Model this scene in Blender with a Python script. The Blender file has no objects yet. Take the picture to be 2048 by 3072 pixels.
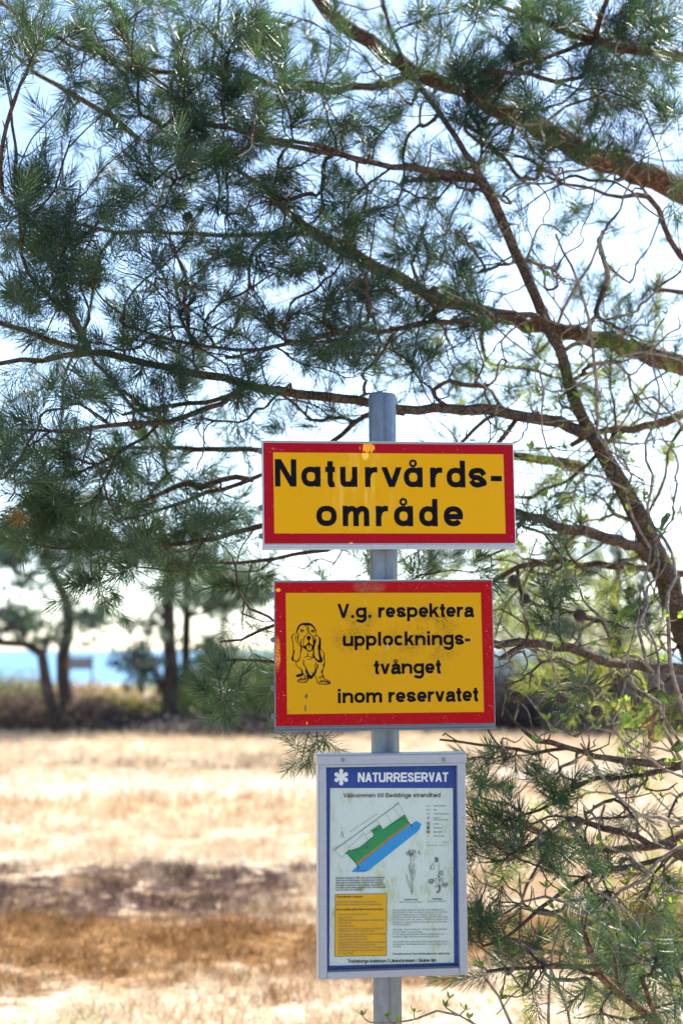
import bpy, math, random
import numpy as np
from mathutils import Vector, Matrix, Euler
random.seed(7); rng = np.random.default_rng(7)
S = bpy.context.scene; COL = S.collection

# ------------------------------------------------------------------ camera, world, sun, exposure
F = 50/36*3072; PITCH = math.atan(414/F); EYE = 1.6
cam = bpy.data.cameras.new('camera'); cam.sensor_fit = 'VERTICAL'; cam.sensor_height = 36; cam.sensor_width = 24
cam.lens = 50; cam.clip_start = .05; cam.clip_end = 20000
cam.dof.use_dof = True; cam.dof.focus_distance = 3.08; cam.dof.aperture_fstop = 2.9; cam.dof.aperture_blades = 0
co = bpy.data.objects.new('camera', cam); COL.objects.link(co)
co.location = (0, 0, EYE); co.rotation_euler = (math.pi/2+PITCH, 0, 0); S.camera = co
SUN_EL, SUN_AZ = math.radians(46), math.radians(40)      # azimuth clockwise from +Y
w = bpy.data.worlds.new('World'); S.world = w; w.use_nodes = True
nt = w.node_tree; bg = nt.nodes['Background']
sky = nt.nodes.new('ShaderNodeTexSky'); sky.sky_type = 'NISHITA'; sky.sun_disc = False
sky.sun_elevation = SUN_EL; sky.sun_rotation = SUN_AZ; sky.air_density = .85; sky.dust_density = .5; sky.ozone_density = 1.5
nt.links.new(sky.outputs[0], bg.inputs[0]); bg.inputs[1].default_value = .13
sl = bpy.data.lights.new('sun', 'SUN'); sl.energy = 5.0; sl.angle = math.radians(.5); sl.color = (1, .94, .85)
so = bpy.data.objects.new('sun', sl); COL.objects.link(so)
sd = Vector((math.sin(SUN_AZ)*math.cos(SUN_EL), math.cos(SUN_AZ)*math.cos(SUN_EL), math.sin(SUN_EL)))
so.rotation_euler = sd.to_track_quat('Z', 'Y').to_euler(); so.location = (6, 8, 9)
S.view_settings.view_transform = 'Standard'; S.view_settings.look = 'None'
S.view_settings.exposure = 1.6; S.view_settings.gamma = 1; S.view_settings.use_curve_mapping = False
S.render.resolution_x = 682; S.render.resolution_y = 1024
S.cycles.max_bounces = 6; S.cycles.transparent_max_bounces = 8

cp, sp = math.cos(PITCH), math.sin(PITCH)
def at(px, py, D):
    """point at distance D (world y) seen at pixel px, py of the 2048x3072 photograph"""
    xc = (px-1024)/F; yc = -(py-1536)/F
    d = (xc, cp-yc*sp, sp+yc*cp); k = D/d[1]
    return Vector((d[0]*k, D, EYE+d[2]*k))
def proj(P):
    P = np.asarray(P); z = P[..., 2]-EYE; y = P[..., 1]
    zc = y*cp+z*sp; yc = -y*sp+z*cp
    return 1024+F*P[..., 0]/zc, 1536-F*yc/zc

# ------------------------------------------------------------------ object helpers
def tag(o, label=None, cat=None, group=None, kind=None):
    for k, v in (('label', label), ('category', cat), ('group', group), ('kind', kind)):
        if v: o[k] = v
    return o
def empty(name, loc=(0, 0, 0), rot=(0, 0, 0), **k):
    o = bpy.data.objects.new(name, None); COL.objects.link(o); o.location = loc; o.rotation_euler = rot
    o.empty_display_size = .1
    return tag(o, **k)
def mkmesh(name, V, Fc, mats=None, smooth=False, attr=None):
    me = bpy.data.meshes.new(name)
    V = np.asarray(V, dtype=np.float32)
    if isinstance(Fc, np.ndarray):
        n, k = Fc.shape
        me.vertices.add(len(V)); me.vertices.foreach_set('co', V.ravel())
        me.loops.add(n*k); me.loops.foreach_set('vertex_index', Fc.astype(np.int32).ravel())
        me.polygons.add(n); me.polygons.foreach_set('loop_start', np.arange(0, n*k, k, dtype=np.int32))
        me.polygons.foreach_set('loop_total', np.full(n, k, dtype=np.int32))
        me.update(calc_edges=True)
    else:
        me.from_pydata([tuple(map(float, v)) for v in V], [], Fc)
    if smooth: me.polygons.foreach_set('use_smooth', np.ones(len(me.polygons), dtype=bool))
    if attr is not None:
        a = me.attributes.new('tint', 'FLOAT', 'POINT'); a.data.foreach_set('value', np.asarray(attr, dtype=np.float32))
    for m in (mats if isinstance(mats, (list, tuple)) else [mats]):
        if m: me.materials.append(m)
    return me
def link(name, me, parent=None, **k):
    o = bpy.data.objects.new(name, me); COL.objects.link(o)
    if parent: o.parent = parent
    return tag(o, **k)
class MB:
    def __init__(s): s.V = []; s.F = []
    def box(s, x0, x1, y0, y1, z0, z1, bev=0):
        b = len(s.V)
        if bev <= 0:
            s.V += [(x, y, z) for z in (z0, z1) for y in (y0, y1) for x in (x0, x1)]
            s.F += [tuple(b+i for i in f) for f in ((0, 2, 3, 1), (4, 5, 7, 6), (0, 1, 5, 4), (2, 6, 7, 3), (0, 4, 6, 2), (1, 3, 7, 5))]
        else:
            e = bev
            def ring(z, i): return [(x0+i+e, y0+i, z), (x1-i-e, y0+i, z), (x1-i, y0+i+e, z), (x1-i, y1-i-e, z), (x1-i-e, y1-i, z), (x0+i+e, y1-i, z), (x0+i, y1-i-e, z), (x0+i, y0+i+e, z)]
            for z, i in ((z0, e), (z0+e, 0), (z1-e, 0), (z1, e)): s.V += ring(z, i)
            for r in range(3):
                for k in range(8): s.F.append((b+r*8+k, b+r*8+(k+1) % 8, b+(r+1)*8+(k+1) % 8, b+(r+1)*8+k))
            s.F.append(tuple(b+k for k in range(7, -1, -1))); s.F.append(tuple(b+24+k for k in range(8)))
    def tube(s, pts, rad, n=8, cap=True, bump=0):
        b = len(s.V); P = [Vector(p) for p in pts]; N = len(P)
        if not hasattr(rad, '__len__'): rad = [rad]*N
        up = Vector((.13, .2, 1)).normalized(); t0 = (P[1]-P[0]).normalized()
        u = t0.cross(up)
        if u.length < .1: u = t0.cross(Vector((1, 0, 0)))
        u.normalize()
        for i in range(N):
            t = (P[min(i+1, N-1)]-P[max(i-1, 0)]).normalized()
            u = (u-t*u.dot(t)).normalized(); v = t.cross(u)
            for k in range(n):
                a = 2*math.pi*k/n; r = rad[i]*(1+(random.uniform(-bump, bump) if bump else 0))
                s.V.append(tuple(P[i]+u*(r*math.cos(a))+v*(r*math.sin(a))))
        for i in range(N-1):
            for k in range(n): s.F.append((b+i*n+k, b+i*n+(k+1) % n, b+(i+1)*n+(k+1) % n, b+(i+1)*n+k))
        if cap:
            s.F.append(tuple(b+k for k in range(n-1, -1, -1))); s.F.append(tuple(b+(N-1)*n+k for k in range(n)))
    def build(s, name, mat, parent=None, smooth=False, **k):
        return link(name, mkmesh(name, s.V, s.F, mat, smooth), parent, **k)

# ------------------------------------------------------------------ material helpers
class NT:
    def __init__(s, name):
        s.m = bpy.data.materials.new(name); s.m.use_nodes = True; s.t = s.m.node_tree
        s.b = s.t.nodes['Principled BSDF']; s.out = s.t.nodes['Material Output']; s._c = None
    def n(s, typ, **kw):
        x = s.t.nodes.new('ShaderNode'+typ)
        for k, v in kw.items():
            if k[0] == 'i' and k[1:].isdigit(): s.put(x.inputs[int(k[1:])], v)
            else: setattr(x, k, v)
        return x
    def put(s, sock, v):
        if hasattr(v, 'is_output') or isinstance(v, bpy.types.NodeSocket): s.t.links.new(v, sock)
        elif v is not None:
            if hasattr(sock.default_value, '__len__') and hasattr(v, '__len__') and len(v) == 3 and len(sock.default_value) == 4: v = (*v, 1)
            sock.default_value = v
    def co(s, gen='Object'):
        if s._c is None: s._c = s.n('TexCoord')
        return s._c.outputs[gen]
    def mp(s, v, sc=(1, 1, 1), loc=(0, 0, 0), rot=(0, 0, 0)):
        return s.n('Mapping', i0=v, i1=loc, i2=rot, i3=sc).outputs[0]
    def noise(s, v, sc, det=3, rough=.6, dist=0): 
        x = s.n('TexNoise', i0=v); x.inputs['Scale'].default_value = sc; x.inputs['Detail'].default_value = det
        x.inputs['Roughness'].default_value = rough; x.inputs['Distortion'].default_value = dist; return x.outputs[0]
    def vor(s, v, sc, out=0, feat='F1'):
        x = s.n('TexVoronoi', i0=v, feature=feat); x.inputs['Scale'].default_value = sc; return x.outputs[out]
    def math(s, op, a, b=0., c=None, clamp=False):
        x = s.n('Math', operation=op, use_clamp=clamp, i0=a, i1=b)
        if c is not None: s.put(x.inputs[2], c)
        return x.outputs[0]
    def ss(s, v, a, b):
        x = s.n('MapRange', interpolation_type='SMOOTHSTEP', i0=v, i1=a, i2=b); return x.outputs[0]
    def mix(s, f, a, b, mode='MIX'):
        x = s.n('Mix', data_type='RGBA', blend_type=mode); s.put(x.inputs[0], f); s.put(x.inputs[6], a); s.put(x.inputs[7], b); return x.outputs[2]
    def ramp(s, f, stops):
        x = s.n('ValToRGB', i0=f); e = x.color_ramp.elements
        while len(e) < len(stops): e.new(.5)
        for q, (p, c) in zip(e, stops): q.position = p; q.color = (*c, 1)
        return x.outputs[0]
    def sep(s, v): return s.n('SeparateXYZ', i0=v).outputs
    def bump(s, h, st=.3, d=.01): s.put(s.b.inputs['Normal'], s.n('Bump', i0=st, i1=d, i2=None, i3=None).outputs[0]) if False else s._bump(h, st, d)
    def _bump(s, h, st, d):
        x = s.n('Bump'); x.inputs['Strength'].default_value = st; x.inputs['Distance'].default_value = d; s.put(x.inputs['Height'], h)
        s.put(s.b.inputs['Normal'], x.outputs[0])
    def fin(s, col=None, rough=.6, metal=0, spec=.5):
        if col is not None: s.put(s.b.inputs['Base Color'], col)
        s.put(s.b.inputs['Roughness'], rough); s.put(s.b.inputs['Metallic'], metal); s.put(s.b.inputs['Specular IOR Level'], spec)
        return s.m
    def translucent(s, col, f=.35):
        tr = s.n('BsdfTranslucent'); s.put(tr.inputs[0], col)
        mx = s.n('MixShader', i0=f, i1=s.b.outputs[0], i2=tr.outputs[0]); s.t.links.new(mx.outputs[0], s.out.inputs[0])

def m_bark(name, c1, c2, c3, sc=1.):
    k = NT(name); c = k.co()
    n1 = k.noise(c, 14*sc, 6, .65, .4); v = k.vor(k.mp(c, (1, 1, 1)), 55*sc, 0, 'DISTANCE_TO_EDGE'); n2 = k.noise(c, 90*sc, 4)
    col = k.ramp(n1, [(.3, c1), (.5, c2), (.68, c3)])
    crack = k.ss(k.math('ADD', v, k.math('MULTIPLY', n2, .12)), .03, .16)
    col = k.mix(k.math('MULTIPLY', k.math('SUBTRACT', 1., crack), .75), col, (.025, .016, .012))
    col = k.mix(k.math('MULTIPLY', k.ss(n2, .55, .75), .35), col, (.28, .27, .22))
    k.bump(k.math('ADD', crack, k.math('MULTIPLY', n2, .7)), .9, .006)
    return k.fin(col, .9, 0, .2)
M = {}
M['bark'] = m_bark('pine_bark', (.045, .027, .020), (.115, .060, .038), (.20, .10, .055))
M['bark_grey'] = m_bark('grey_bark', (.035, .026, .021), (.080, .056, .042), (.14, .10, .075), 1.4)
M['bark_far'] = m_bark('dark_bark', (.03, .023, .02), (.055, .04, .034), (.09, .065, .05), .3)
def m_twig(name, a, b):
    k = NT(name); c = k.co(); n = k.noise(c, 60, 3); v = k.vor(c, 330)
    k.bump(v, .8, .002)
    return k.fin(k.ramp(n, [(.35, a), (.65, b)]), .85, 0, .25)
M['twig'] = m_twig('twig_bark', (.028, .018, .014), (.085, .055, .040))
M['deadtwig'] = m_twig('lichen_twig', (.07, .055, .04), (.24, .21, .155))
M['vine'] = m_twig('vine_bark', (.10, .07, .055), (.30, .25, .21))
def m_needle(name, stops, tr, tc, rough=.42):
    k = NT(name); a = k.n('Attribute', attribute_name='tint'); oi = k.n('ObjectInfo')
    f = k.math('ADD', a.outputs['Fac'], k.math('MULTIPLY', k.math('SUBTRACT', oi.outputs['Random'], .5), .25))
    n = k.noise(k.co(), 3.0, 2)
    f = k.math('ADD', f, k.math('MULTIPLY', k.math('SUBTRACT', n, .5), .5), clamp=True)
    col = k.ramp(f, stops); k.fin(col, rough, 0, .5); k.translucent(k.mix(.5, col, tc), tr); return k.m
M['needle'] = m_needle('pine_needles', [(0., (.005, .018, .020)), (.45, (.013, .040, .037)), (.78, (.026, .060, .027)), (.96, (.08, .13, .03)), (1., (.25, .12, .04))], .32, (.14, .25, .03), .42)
M['needle_sun_tint'] = m_needle('sun_tinted_needles', [(0., (.03, .06, .045)), (.5, (.06, .10, .05)), (1., (.16, .19, .05))], .55, (.55, .60, .06), .45)  # brighter copy of the pine needles, sunlight put into the colour
M['needle_dist'] = m_needle('distant_needles', [(0., (.018, .045, .05)), (.6, (.035, .07, .062)), (1., (.08, .12, .06))], .35, (.14, .22, .10), .6)
M['leaf'] = m_needle('young_leaf', [(0., (.045, .12, .05)), (.6, (.09, .20, .04)), (1., (.26, .36, .05))], .5, (.5, .62, .04), .35)
M['bush_g'] = m_needle('bush_leaves', [(0., (.07, .12, .05)), (.6, (.16, .22, .08)), (1., (.30, .34, .12))], .35, (.3, .36, .08), .6)
M['bush_y'] = m_needle('yellow_bush', [(0., (.16, .15, .03)), (.6, (.30, .24, .05)), (1., (.42, .33, .12))], .35, (.5, .42, .06), .6)
M['bush_b'] = m_needle('dry_bush', [(0., (.12, .08, .07)), (.6, (.24, .17, .13)), (1., (.40, .29, .20))], .35, (.3, .2, .12), .8)
M['bush_d'] = m_needle('shade_toned_undergrowth', [(0., (.03, .027, .034)), (.6, (.07, .058, .062)), (1., (.16, .125, .10))], .2, (.1, .08, .06), .8)  # dark brown twigs with forest shade put into the colour
def m_bramble():
    k = NT('bramble_leaf'); c = k.co(); n = k.math('ADD', k.noise(c, 35, 4), k.math('MULTIPLY', k.math('SUBTRACT', k.n('Attribute', attribute_name='tint').outputs['Fac'], .5), .5)); v = k.noise(c, 120, 2)
    col = k.ramp(n, [(.34, (.03, .06, .015)), (.47, (.08, .15, .02)), (.56, (.17, .24, .03)), (.66, (.07, .025, .02)), (.8, (.12, .06, .04))])
    col = k.mix(k.math('MULTIPLY', k.ss(v, .5, .7), .4), col, (.10, .03, .03))
    k.bump(v, .5, .002); k.fin(col, .45); k.translucent(col, .4); return k.m
M['bramble'] = m_bramble()
def m_cone():
    k = NT('cone_scales'); n = k.noise(k.co(), 150, 3)
    return k.fin(k.ramp(n, [(.3, (.03, .022, .018)), (.6, (.10, .075, .055)), (.8, (.2, .16, .12))]), .8)
M['cone'] = m_cone()

def m_pole():
    k = NT('galvanised_steel'); c = k.co(); v = k.vor(k.mp(c, (1, 1, .6)), 85, 1); n = k.noise(k.mp(c, (1, 1, .08)), 40, 4); sp_ = k.noise(c, 260, 2)
    g = k.n('RGBToBW', i0=v).outputs[0]
    col = k.mix(k.math('MULTIPLY', g, .35), (.13, .16, .20), (.25, .295, .34))
    col = k.mix(k.math('MULTIPLY', k.ss(n, .42, .7), .6), col, (.11, .125, .15))
    q = k.sep(c); st = k.math('MULTIPLY', k.ss(k.math('ABSOLUTE', k.math('ADD', q[0], -.004)), .006, .001), k.ss(q[1], .0, -.01)); col = k.mix(k.math('MULTIPLY', st, .45), col, (.07, .08, .10))
    col = k.mix(k.math('MULTIPLY', k.ss(sp_, .64, .76), .3), col, (.42, .45, .48))
    k.bump(k.math('ADD', k.math('MULTIPLY', n, .6), sp_), .15, .002)
    return k.fin(col, k.n('MapRange', i0=n, i3=.38, i4=.62).outputs[0], .72)
M['pole'] = m_pole()
def m_alu(name, c, metal=.5, rough=.45):
    k = NT(name); o = k.co(); n = k.noise(k.mp(o, (3, 3, 30)), 14, 3); d = k.noise(o, 220, 3)
    col = k.mix(k.math('MULTIPLY', k.ss(n, .4, .75), .3), c, tuple(x*.7 for x in c))
    col = k.mix(k.math('MULTIPLY', k.ss(d, .66, .72), .85), col, (.07, .07, .05))
    return k.fin(col, rough, metal)
M['alu'] = m_alu('aluminium', (.38, .41, .45)); M['alu_w'] = m_alu('pale_frame', (.24, .28, .35), .15, .45)
M['alu_d'] = m_alu('dark_rail', (.10, .13, .17), .3, .5); M['screw'] = m_alu('screw_metal', (.22, .23, .25), .7, .4)
def wear_face(name, base, scratch, extra=None, rough=.34, speck=.72):
    k = NT(name); c = k.co()
    n = k.noise(c, 7, 3); d = k.noise(c, 330, 2); e = k.noise(c, 38, 4, .7)
    col = k.mix(k.math('MULTIPLY', k.ss(n, .35, .7), .10), base, tuple(x*.8+.02 for x in base))
    sm = k.math('MULTIPLY', k.ss(d, speck-.03, speck), k.ss(e, .5, .62)); col = k.mix(sm, col, scratch)
    if extra: col = extra(k, c, col, n, d, e)
    k.bump(k.noise(c, 160, 2), .03, .001)
    return k.fin(col, k.n('MapRange', i0=e, i3=rough, i4=rough+.2).outputs[0], 0, .07)
def blob(k, c, x, z, rx, rz, ang=0):
    p = k.mp(c, (1, 1, 1), (-x, 0, -z)); q = k.sep(k.mp(p, (1/rx, 0, 1/rz)) if not ang else k.mp(k.mp(p, (1, 1, 1), (0, 0, 0), (0, ang, 0)), (1/rx, 0, 1/rz)))
    r = k.math('SQRT', k.math('ADD', k.math('MULTIPLY', q[0], q[0]), k.math('MULTIPLY', q[2], q[2])))
    return k.math('SUBTRACT', 1., r, clamp=True)
# ------------------------------------------------------------------ flat print: strokes and lettering
def catmull(P, sub=5):
    P = [tuple(p) for p in P]
    if len(P) < 3: return P
    Q = [tuple(2*a-b for a, b in zip(P[0], P[1]))]+P+[tuple(2*a-b for a, b in zip(P[-1], P[-2]))]
    out = []
    for i in range(1, len(Q)-2):
        for j in range(sub):
            t = j/sub
            out.append(tuple(.5*(2*b+(c-a)*t+(2*a-5*b+4*c-d)*t*t+(3*b-a-3*c+d)*t**3) for a, b, c, d in zip(Q[i-1], Q[i], Q[i+1], Q[i+2])))
    out.append(P[-1]); return out
class Print:
    """collects flat print in the local plane of a sign: x right, z up, -y out of the face"""
    def __init__(s, y, mini=.00002): s.V = []; s.F = []; s.y = y; s.k = 0; s.mini = mini
    def _y(s): s.k += 1; return s.y-s.mini*(s.k % 12)
    def poly(s, pts):
        y = s._y(); b = len(s.V); s.V += [(p[0], y, p[1]) for p in pts]; s.F.append(tuple(range(b, b+len(pts))))
    def ribbon(s, pts, wd, closed=False):
        n = len(pts); y = s._y(); b = len(s.V)
        if not hasattr(wd, '__len__'): wd = [wd]*n
        for i in range(n):
            p = pts[i]; a = pts[i-1] if (i or closed) else p; c = pts[(i+1) % n] if (i < n-1 or closed) else p
            d1 = Vector((p[0]-a[0], p[1]-a[1])); d2 = Vector((c[0]-p[0], c[1]-p[1]))
            if d1.length < 1e-9: d1 = d2.copy()
            if d2.length < 1e-9: d2 = d1.copy()
            d1.normalize(); d2.normalize(); t = d1+d2
            if t.length < 1e-6: t = d1.copy()
            t.normalize(); nx, ny = -t.y, t.x
            m = min(1/max(.35, abs(t.dot(d1))), 1.6); h = wd[i]/2*m
            s.V += [(p[0]+nx*h, y, p[1]+ny*h), (p[0]-nx*h, y, p[1]-ny*h)]
        for i in range(n if closed else n-1):
            j = (i+1) % n; s.F.append((b+2*i, b+2*i+1, b+2*j+1, b+2*j))
    def build(s, name, mat, parent, **k):
        return link(name, mkmesh(name, s.V, s.F, mat), parent, **k)

ADV = dict(a=.77, b=.85, c=.77, d=.85, e=.77, f=.46, g=.85, h=.85, i=.386, j=.386, k=.77, l=.386, m=1.235, n=.85, o=.85, p=.85, q=.85, r=.54, s=.77, t=.46,
           u=.85, v=.77, w=1.08, x=.77, y=.77, z=.69, A=1.0, B=1.0, D=1.0, E=.93, F=.85, G=1.08, H=1.0, I=.386, K=1.0, L=.85, N=1.0, O=1.08, P=.93, R=1.0,
           S=.93, T=.85, U=1.0, V=.93)
XH = .735
def glyph(ch, W, t, single=False):
    """strokes of a letter whose ink box is W wide, cap height 1. ('r', pts, closed) ribbons, ('d', p, q) slanted bars cut level"""
    h = t/2; L, R, M_ = h, W-h, W/2; B, X, T = h, XH-h, 1-h; o = []
    def ring(l, r, b, x, a0=0, a1=360, n=26, e=2.35):
        P = []
        for i in range(n+(a1-a0 != 360)):
            a = math.radians(a0+(a1-a0)*i/n); c, s_ = math.cos(a), math.sin(a)
            P.append(((l+r)/2+(r-l)/2*math.copysign(abs(c)**(2/e), c), (b+x)/2+(x-b)/2*math.copysign(abs(s_)**(2/e), s_)))
        return P
    rb = lambda P, c=False: o.append(('r', P, c))
    ln = lambda *P: o.append(('r', list(P), False))
    sm = lambda *P: o.append(('r', catmull(P), False))
    dg = lambda p, q: o.append(('d', p, q))
    bar = lambda x0, x1, y: ln((x0, y), (x1, y))
    c = ch
    base = {'å': 'a', 'ä': 'a', 'ö': 'o', 'Å': 'A', 'Ö': 'O', 'é': 'e'}.get(c, c)
    if c in 'åÅ':
        yy = XH+.15 if c == 'å' else 1.16; r = .105
        rb([(M_+(r)*math.cos(a*math.pi/8), yy+.0+r*math.sin(a*math.pi/8)) for a in range(16)], True)
        o[-1] = ('w', o[-1][1], True, t*.42)
    if c in 'äöÖ':
        yy = .9 if c != 'Ö' else 1.17
        for sx in (-1, 1): ln((M_+sx*W*.2-h*.9, yy), (M_+sx*W*.2+h*.9, yy))
    c = base
    if c == 'a' and single: rb(ring(L, R, B, X), True); ln((R, 0), (R, XH))
    elif c == 'a':
        sm((L+.02, X-.17), (L+.1, X-.04), (M_, X), (R-.06, X-.05), (R-.02, X-.2), (R-.02, .3)); ln((R-.02, .32), (R-.01, .1), (R+h, 0.01))
        sm((R-.03, .42), (M_, .39), (L+.06, .33), (L, .2), (L+.05, .07), (M_-.05, B-.01), (R-.1, .12), (R-.03, .28))
    elif c == 'b': rb(ring(L, R, B, X), True); ln((L, 0), (L, 1))
    elif c == 'c': rb(ring(L, R, B, X, 38, 322))
    elif c == 'd': rb(ring(L, R, B, X), True); ln((R, 0), (R, 1))
    elif c == 'e': rb(ring(L, R, B, X, 0, 322)); bar(L, R+h*.9, XH*.48)
    elif c == 'f': sm((W, T), (M_+.1, T-.01), (M_, T-.17), (M_, .6)); ln((M_, .62), (M_, 0)); bar(0, W, X)
    elif c == 'g': rb(ring(L, R, B, X), True); sm((R, XH), (R, .3), (R, -.06), (R-.12, -.23), (M_, -.26), (L+.06, -.2), (L+.01, -.12))
    elif c in 'hn':
        ln((L, 0), (L, 1 if c == 'h' else XH)); sm((L+.01, .42), (L+.1, X-.08), (M_+.03, X), (R-.03, X-.08), (R, X-.26), (R, .3)); ln((R, .32), (R, 0))
    elif c == 'm':
        ln((L, 0), (L, XH)); q = (M_-L)
        for x0, x1 in ((L, M_), (M_, R)):
            sm((x0+.01, .42), (x0+.08, X-.08), ((x0+x1)/2+.03, X), (x1-.02, X-.07), (x1, X-.24), (x1, .3)); ln((x1, .32), (x1, 0))
    elif c == 'u': ln((R, 0), (R, XH)); ln((L, XH), (L, .42)); sm((L, .44), (L, .26), (L+.03, .12), (M_-.03, B), (R-.1, .12), (R-.01, .3))
    elif c in 'il': 
        ln((M_, 0), (M_, 1 if c == 'l' else XH))
        if c == 'i': ln((M_, 1-t*.9), (M_, 1))
    elif c == 'j': ln((M_, XH), (M_, -.1)); sm((M_, -.08), (M_-.04, -.22), (M_-.18, -.25)); ln((M_, 1-t*.9), (M_, 1))
    elif c == 'k': ln((L, 0), (L, 1)); dg((L+h*.6, .25), (R-h*.3, XH)); dg((L+W*.36, .46), (R+h*.1, 0))
    elif c == 'o': rb(ring(L, R, B, X), True)
    elif c == 'p': rb(ring(L, R, B, X), True); ln((L, -.28), (L, XH))
    elif c == 'q': rb(ring(L, R, B, X), True); ln((R, -.28), (R, XH))
    elif c == 'r': ln((L, 0), (L, XH)); sm((L+.01, .38), (L+.07, X-.1), (L+.2, X-.005), (W, X))
    elif c == 's': sm((R, X-.17), (R-.1, X-.03), (M_, X), (L+.06, X-.04), (L+.01, X-.16), (L+.09, X-.26), (M_, XH/2), (R-.07, .27), (R, .17), (R-.07, B+.04), (M_, B), (L+.1, B+.03), (L, B+.16))
    elif c == 't': ln((M_, .94), (M_, .16)); sm((M_, .2), (M_+.03, .08), (W-.02, B)); bar(0, W, X)
    elif c == 'v': dg((L, XH), (M_, 0)); dg((R, XH), (M_, 0))
    elif c == 'w': q = W*.27; dg((L, XH), (q, 0)); dg((M_, XH), (q, 0)); dg((M_, XH), (W-q, 0)); dg((R, XH), (W-q, 0))
    elif c == 'x': dg((L, XH), (R, 0)); dg((R, XH), (L, 0))
    elif c == 'y': dg((L, XH), (M_, 0)); dg((R, XH), (M_-.12, -.28))
    elif c == 'z': bar(0, W, X); bar(0, W, B); dg((R-.02, X), (L+.02, B))
    elif c == 'A': dg((L, 0), (M_, 1)); dg((R, 0), (M_, 1)); bar(W*.22, W*.78, .3)
    elif c in 'BPR':
        ln((L, 0), (L, 1)); y = .5 if c == 'B' else .45; q = R-(.05 if c == 'B' else 0)
        o.append(('r', [(L, T)]+[(q-.22+.22*math.cos(a*math.pi/10), (T+y)/2+(T-y)/2*math.sin(a*math.pi/10)) for a in range(5, -6, -1)]+[(L, y)], False))
        if c == 'B': o.append(('r', [(L, y)]+[(R-.22+.22*math.cos(a*math.pi/10), (B+y)/2+(y-B)/2*math.sin(a*math.pi/10)) for a in range(5, -6, -1)]+[(L, B)], False))
        if c == 'R': dg((M_+.02, y), (R+.02, 0))
    elif c == 'D': ln((L, 0), (L, 1)); o.append(('r', [(L, T)]+[(R-.38+.38*math.cos(a*math.pi/12), .5+(T-.5)*math.sin(a*math.pi/12)) for a in range(6, -7, -1)]+[(L, B)], False))
    elif c in 'EF':
        ln((L, 0), (L, 1)); bar(L, W, T); bar(L, W*.94, .5)
        if c == 'E': bar(L, W, B)
    elif c == 'G': rb(ring(L, R, B, T, 42, 335)); ln((M_+.04, .45), (R, .45), (R, 0))
    elif c == 'H': ln((L, 0), (L, 1)); ln((R, 0), (R, 1)); bar(L, R, .52)
    elif c == 'I': ln((M_, 0), (M_, 1))
    elif c == 'K': ln((L, 0), (L, 1)); dg((L, .33), (R-.04, 1)); dg((L+W*.3, .56), (R, 0))
    elif c == 'L': ln((L, 0), (L, 1)); bar(L, W, B)
    elif c == 'N': ln((L, 0), (L, 1)); ln((R, 0), (R, 1)); dg((L+h*.1, 1), (R-h*.1, 0))
    elif c in 'O0': rb(ring(L, R, B, T), True)
    elif c == 'S': sm((R-.01, T-.2), (R-.1, T-.05), (M_, T), (L+.08, T-.05), (L+.01, T-.2), (L+.1, .58), (M_, .5), (R-.08, .41), (R, .25), (R-.08, B+.05), (M_, B), (L+.08, B+.05), (L, B+.22))
    elif c == 'T': ln((M_, 0), (M_, 1)); bar(0, W, T)
    elif c == 'U': ln((L, 1), (L, .36)); ln((R, 1), (R, .36)); sm((L, .38), (L, .24), (L+.08, .08), (M_, B), (R-.08, .08), (R, .24), (R, .38))
    elif c == 'V': dg((L, 1), (M_, 0)); dg((R, 1), (M_, 0))
    elif c == '1': ln((M_+.06, 0), (M_+.06, 1)); dg((M_-.2, .74), (M_+.04, .92))
    elif c == '2': sm((L, .7), (L+.08, T-.05), (M_, T), (R-.06, T-.06), (R, .72), (R-.1, .5), (L+.08, .22), (L, B)); bar(0, W, B)
    elif c == '3': sm((L, .78), (M_, T), (R-.03, .76), (M_, .52)); sm((M_, .52), (R, .27), (M_, B), (L, .24))
    elif c == '6': rb(ring(L, R, B, .58), True); sm((R-.05, T-.12), (M_, T), (L+.04, .75), (L, .3))
    elif c == '9': rb(ring(L, R, .42, T), True); sm((L+.05, .12), (M_, B), (R-.04, .25), (R, .7))
    elif c in '.,': 
        ln((M_, 0), (M_, t))
        if c == ',': dg((M_, 0), (M_-.06, -.16))
    elif c == ':': ln((M_, 0), (M_, t)); ln((M_, XH-t), (M_, XH))
    elif c == '-': bar(0, W, .34)
    elif c == '/': dg((0, -.02), (W, 1.02))
    elif c == '(': sm((W, 1), (.05, .65), (.05, .15), (W, -.25))
    elif c == ')': sm((0, 1), (W-.05, .65), (W-.05, .15), (0, -.25))
    return o
def put_glyph(pr, ch, W, t, fx, single=False, wsc=1.):
    for g in glyph(ch, W, t, single):
        if g[0] == 'd':
            p, q = g[1], g[2]; dy = abs(q[1]-p[1]) or 1e-3; ln = math.hypot(q[0]-p[0], dy); hw = min(t*ln/dy, t*2.2)/2
            pr.poly([fx(p[0]-hw, p[1]), fx(p[0]+hw, p[1]), fx(q[0]+hw, q[1]), fx(q[0]-hw, q[1])])
        else:
            pr.ribbon([fx(*p) for p in g[1]], (g[3] if g[0] == 'w' else t)*wsc, g[2])
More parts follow.
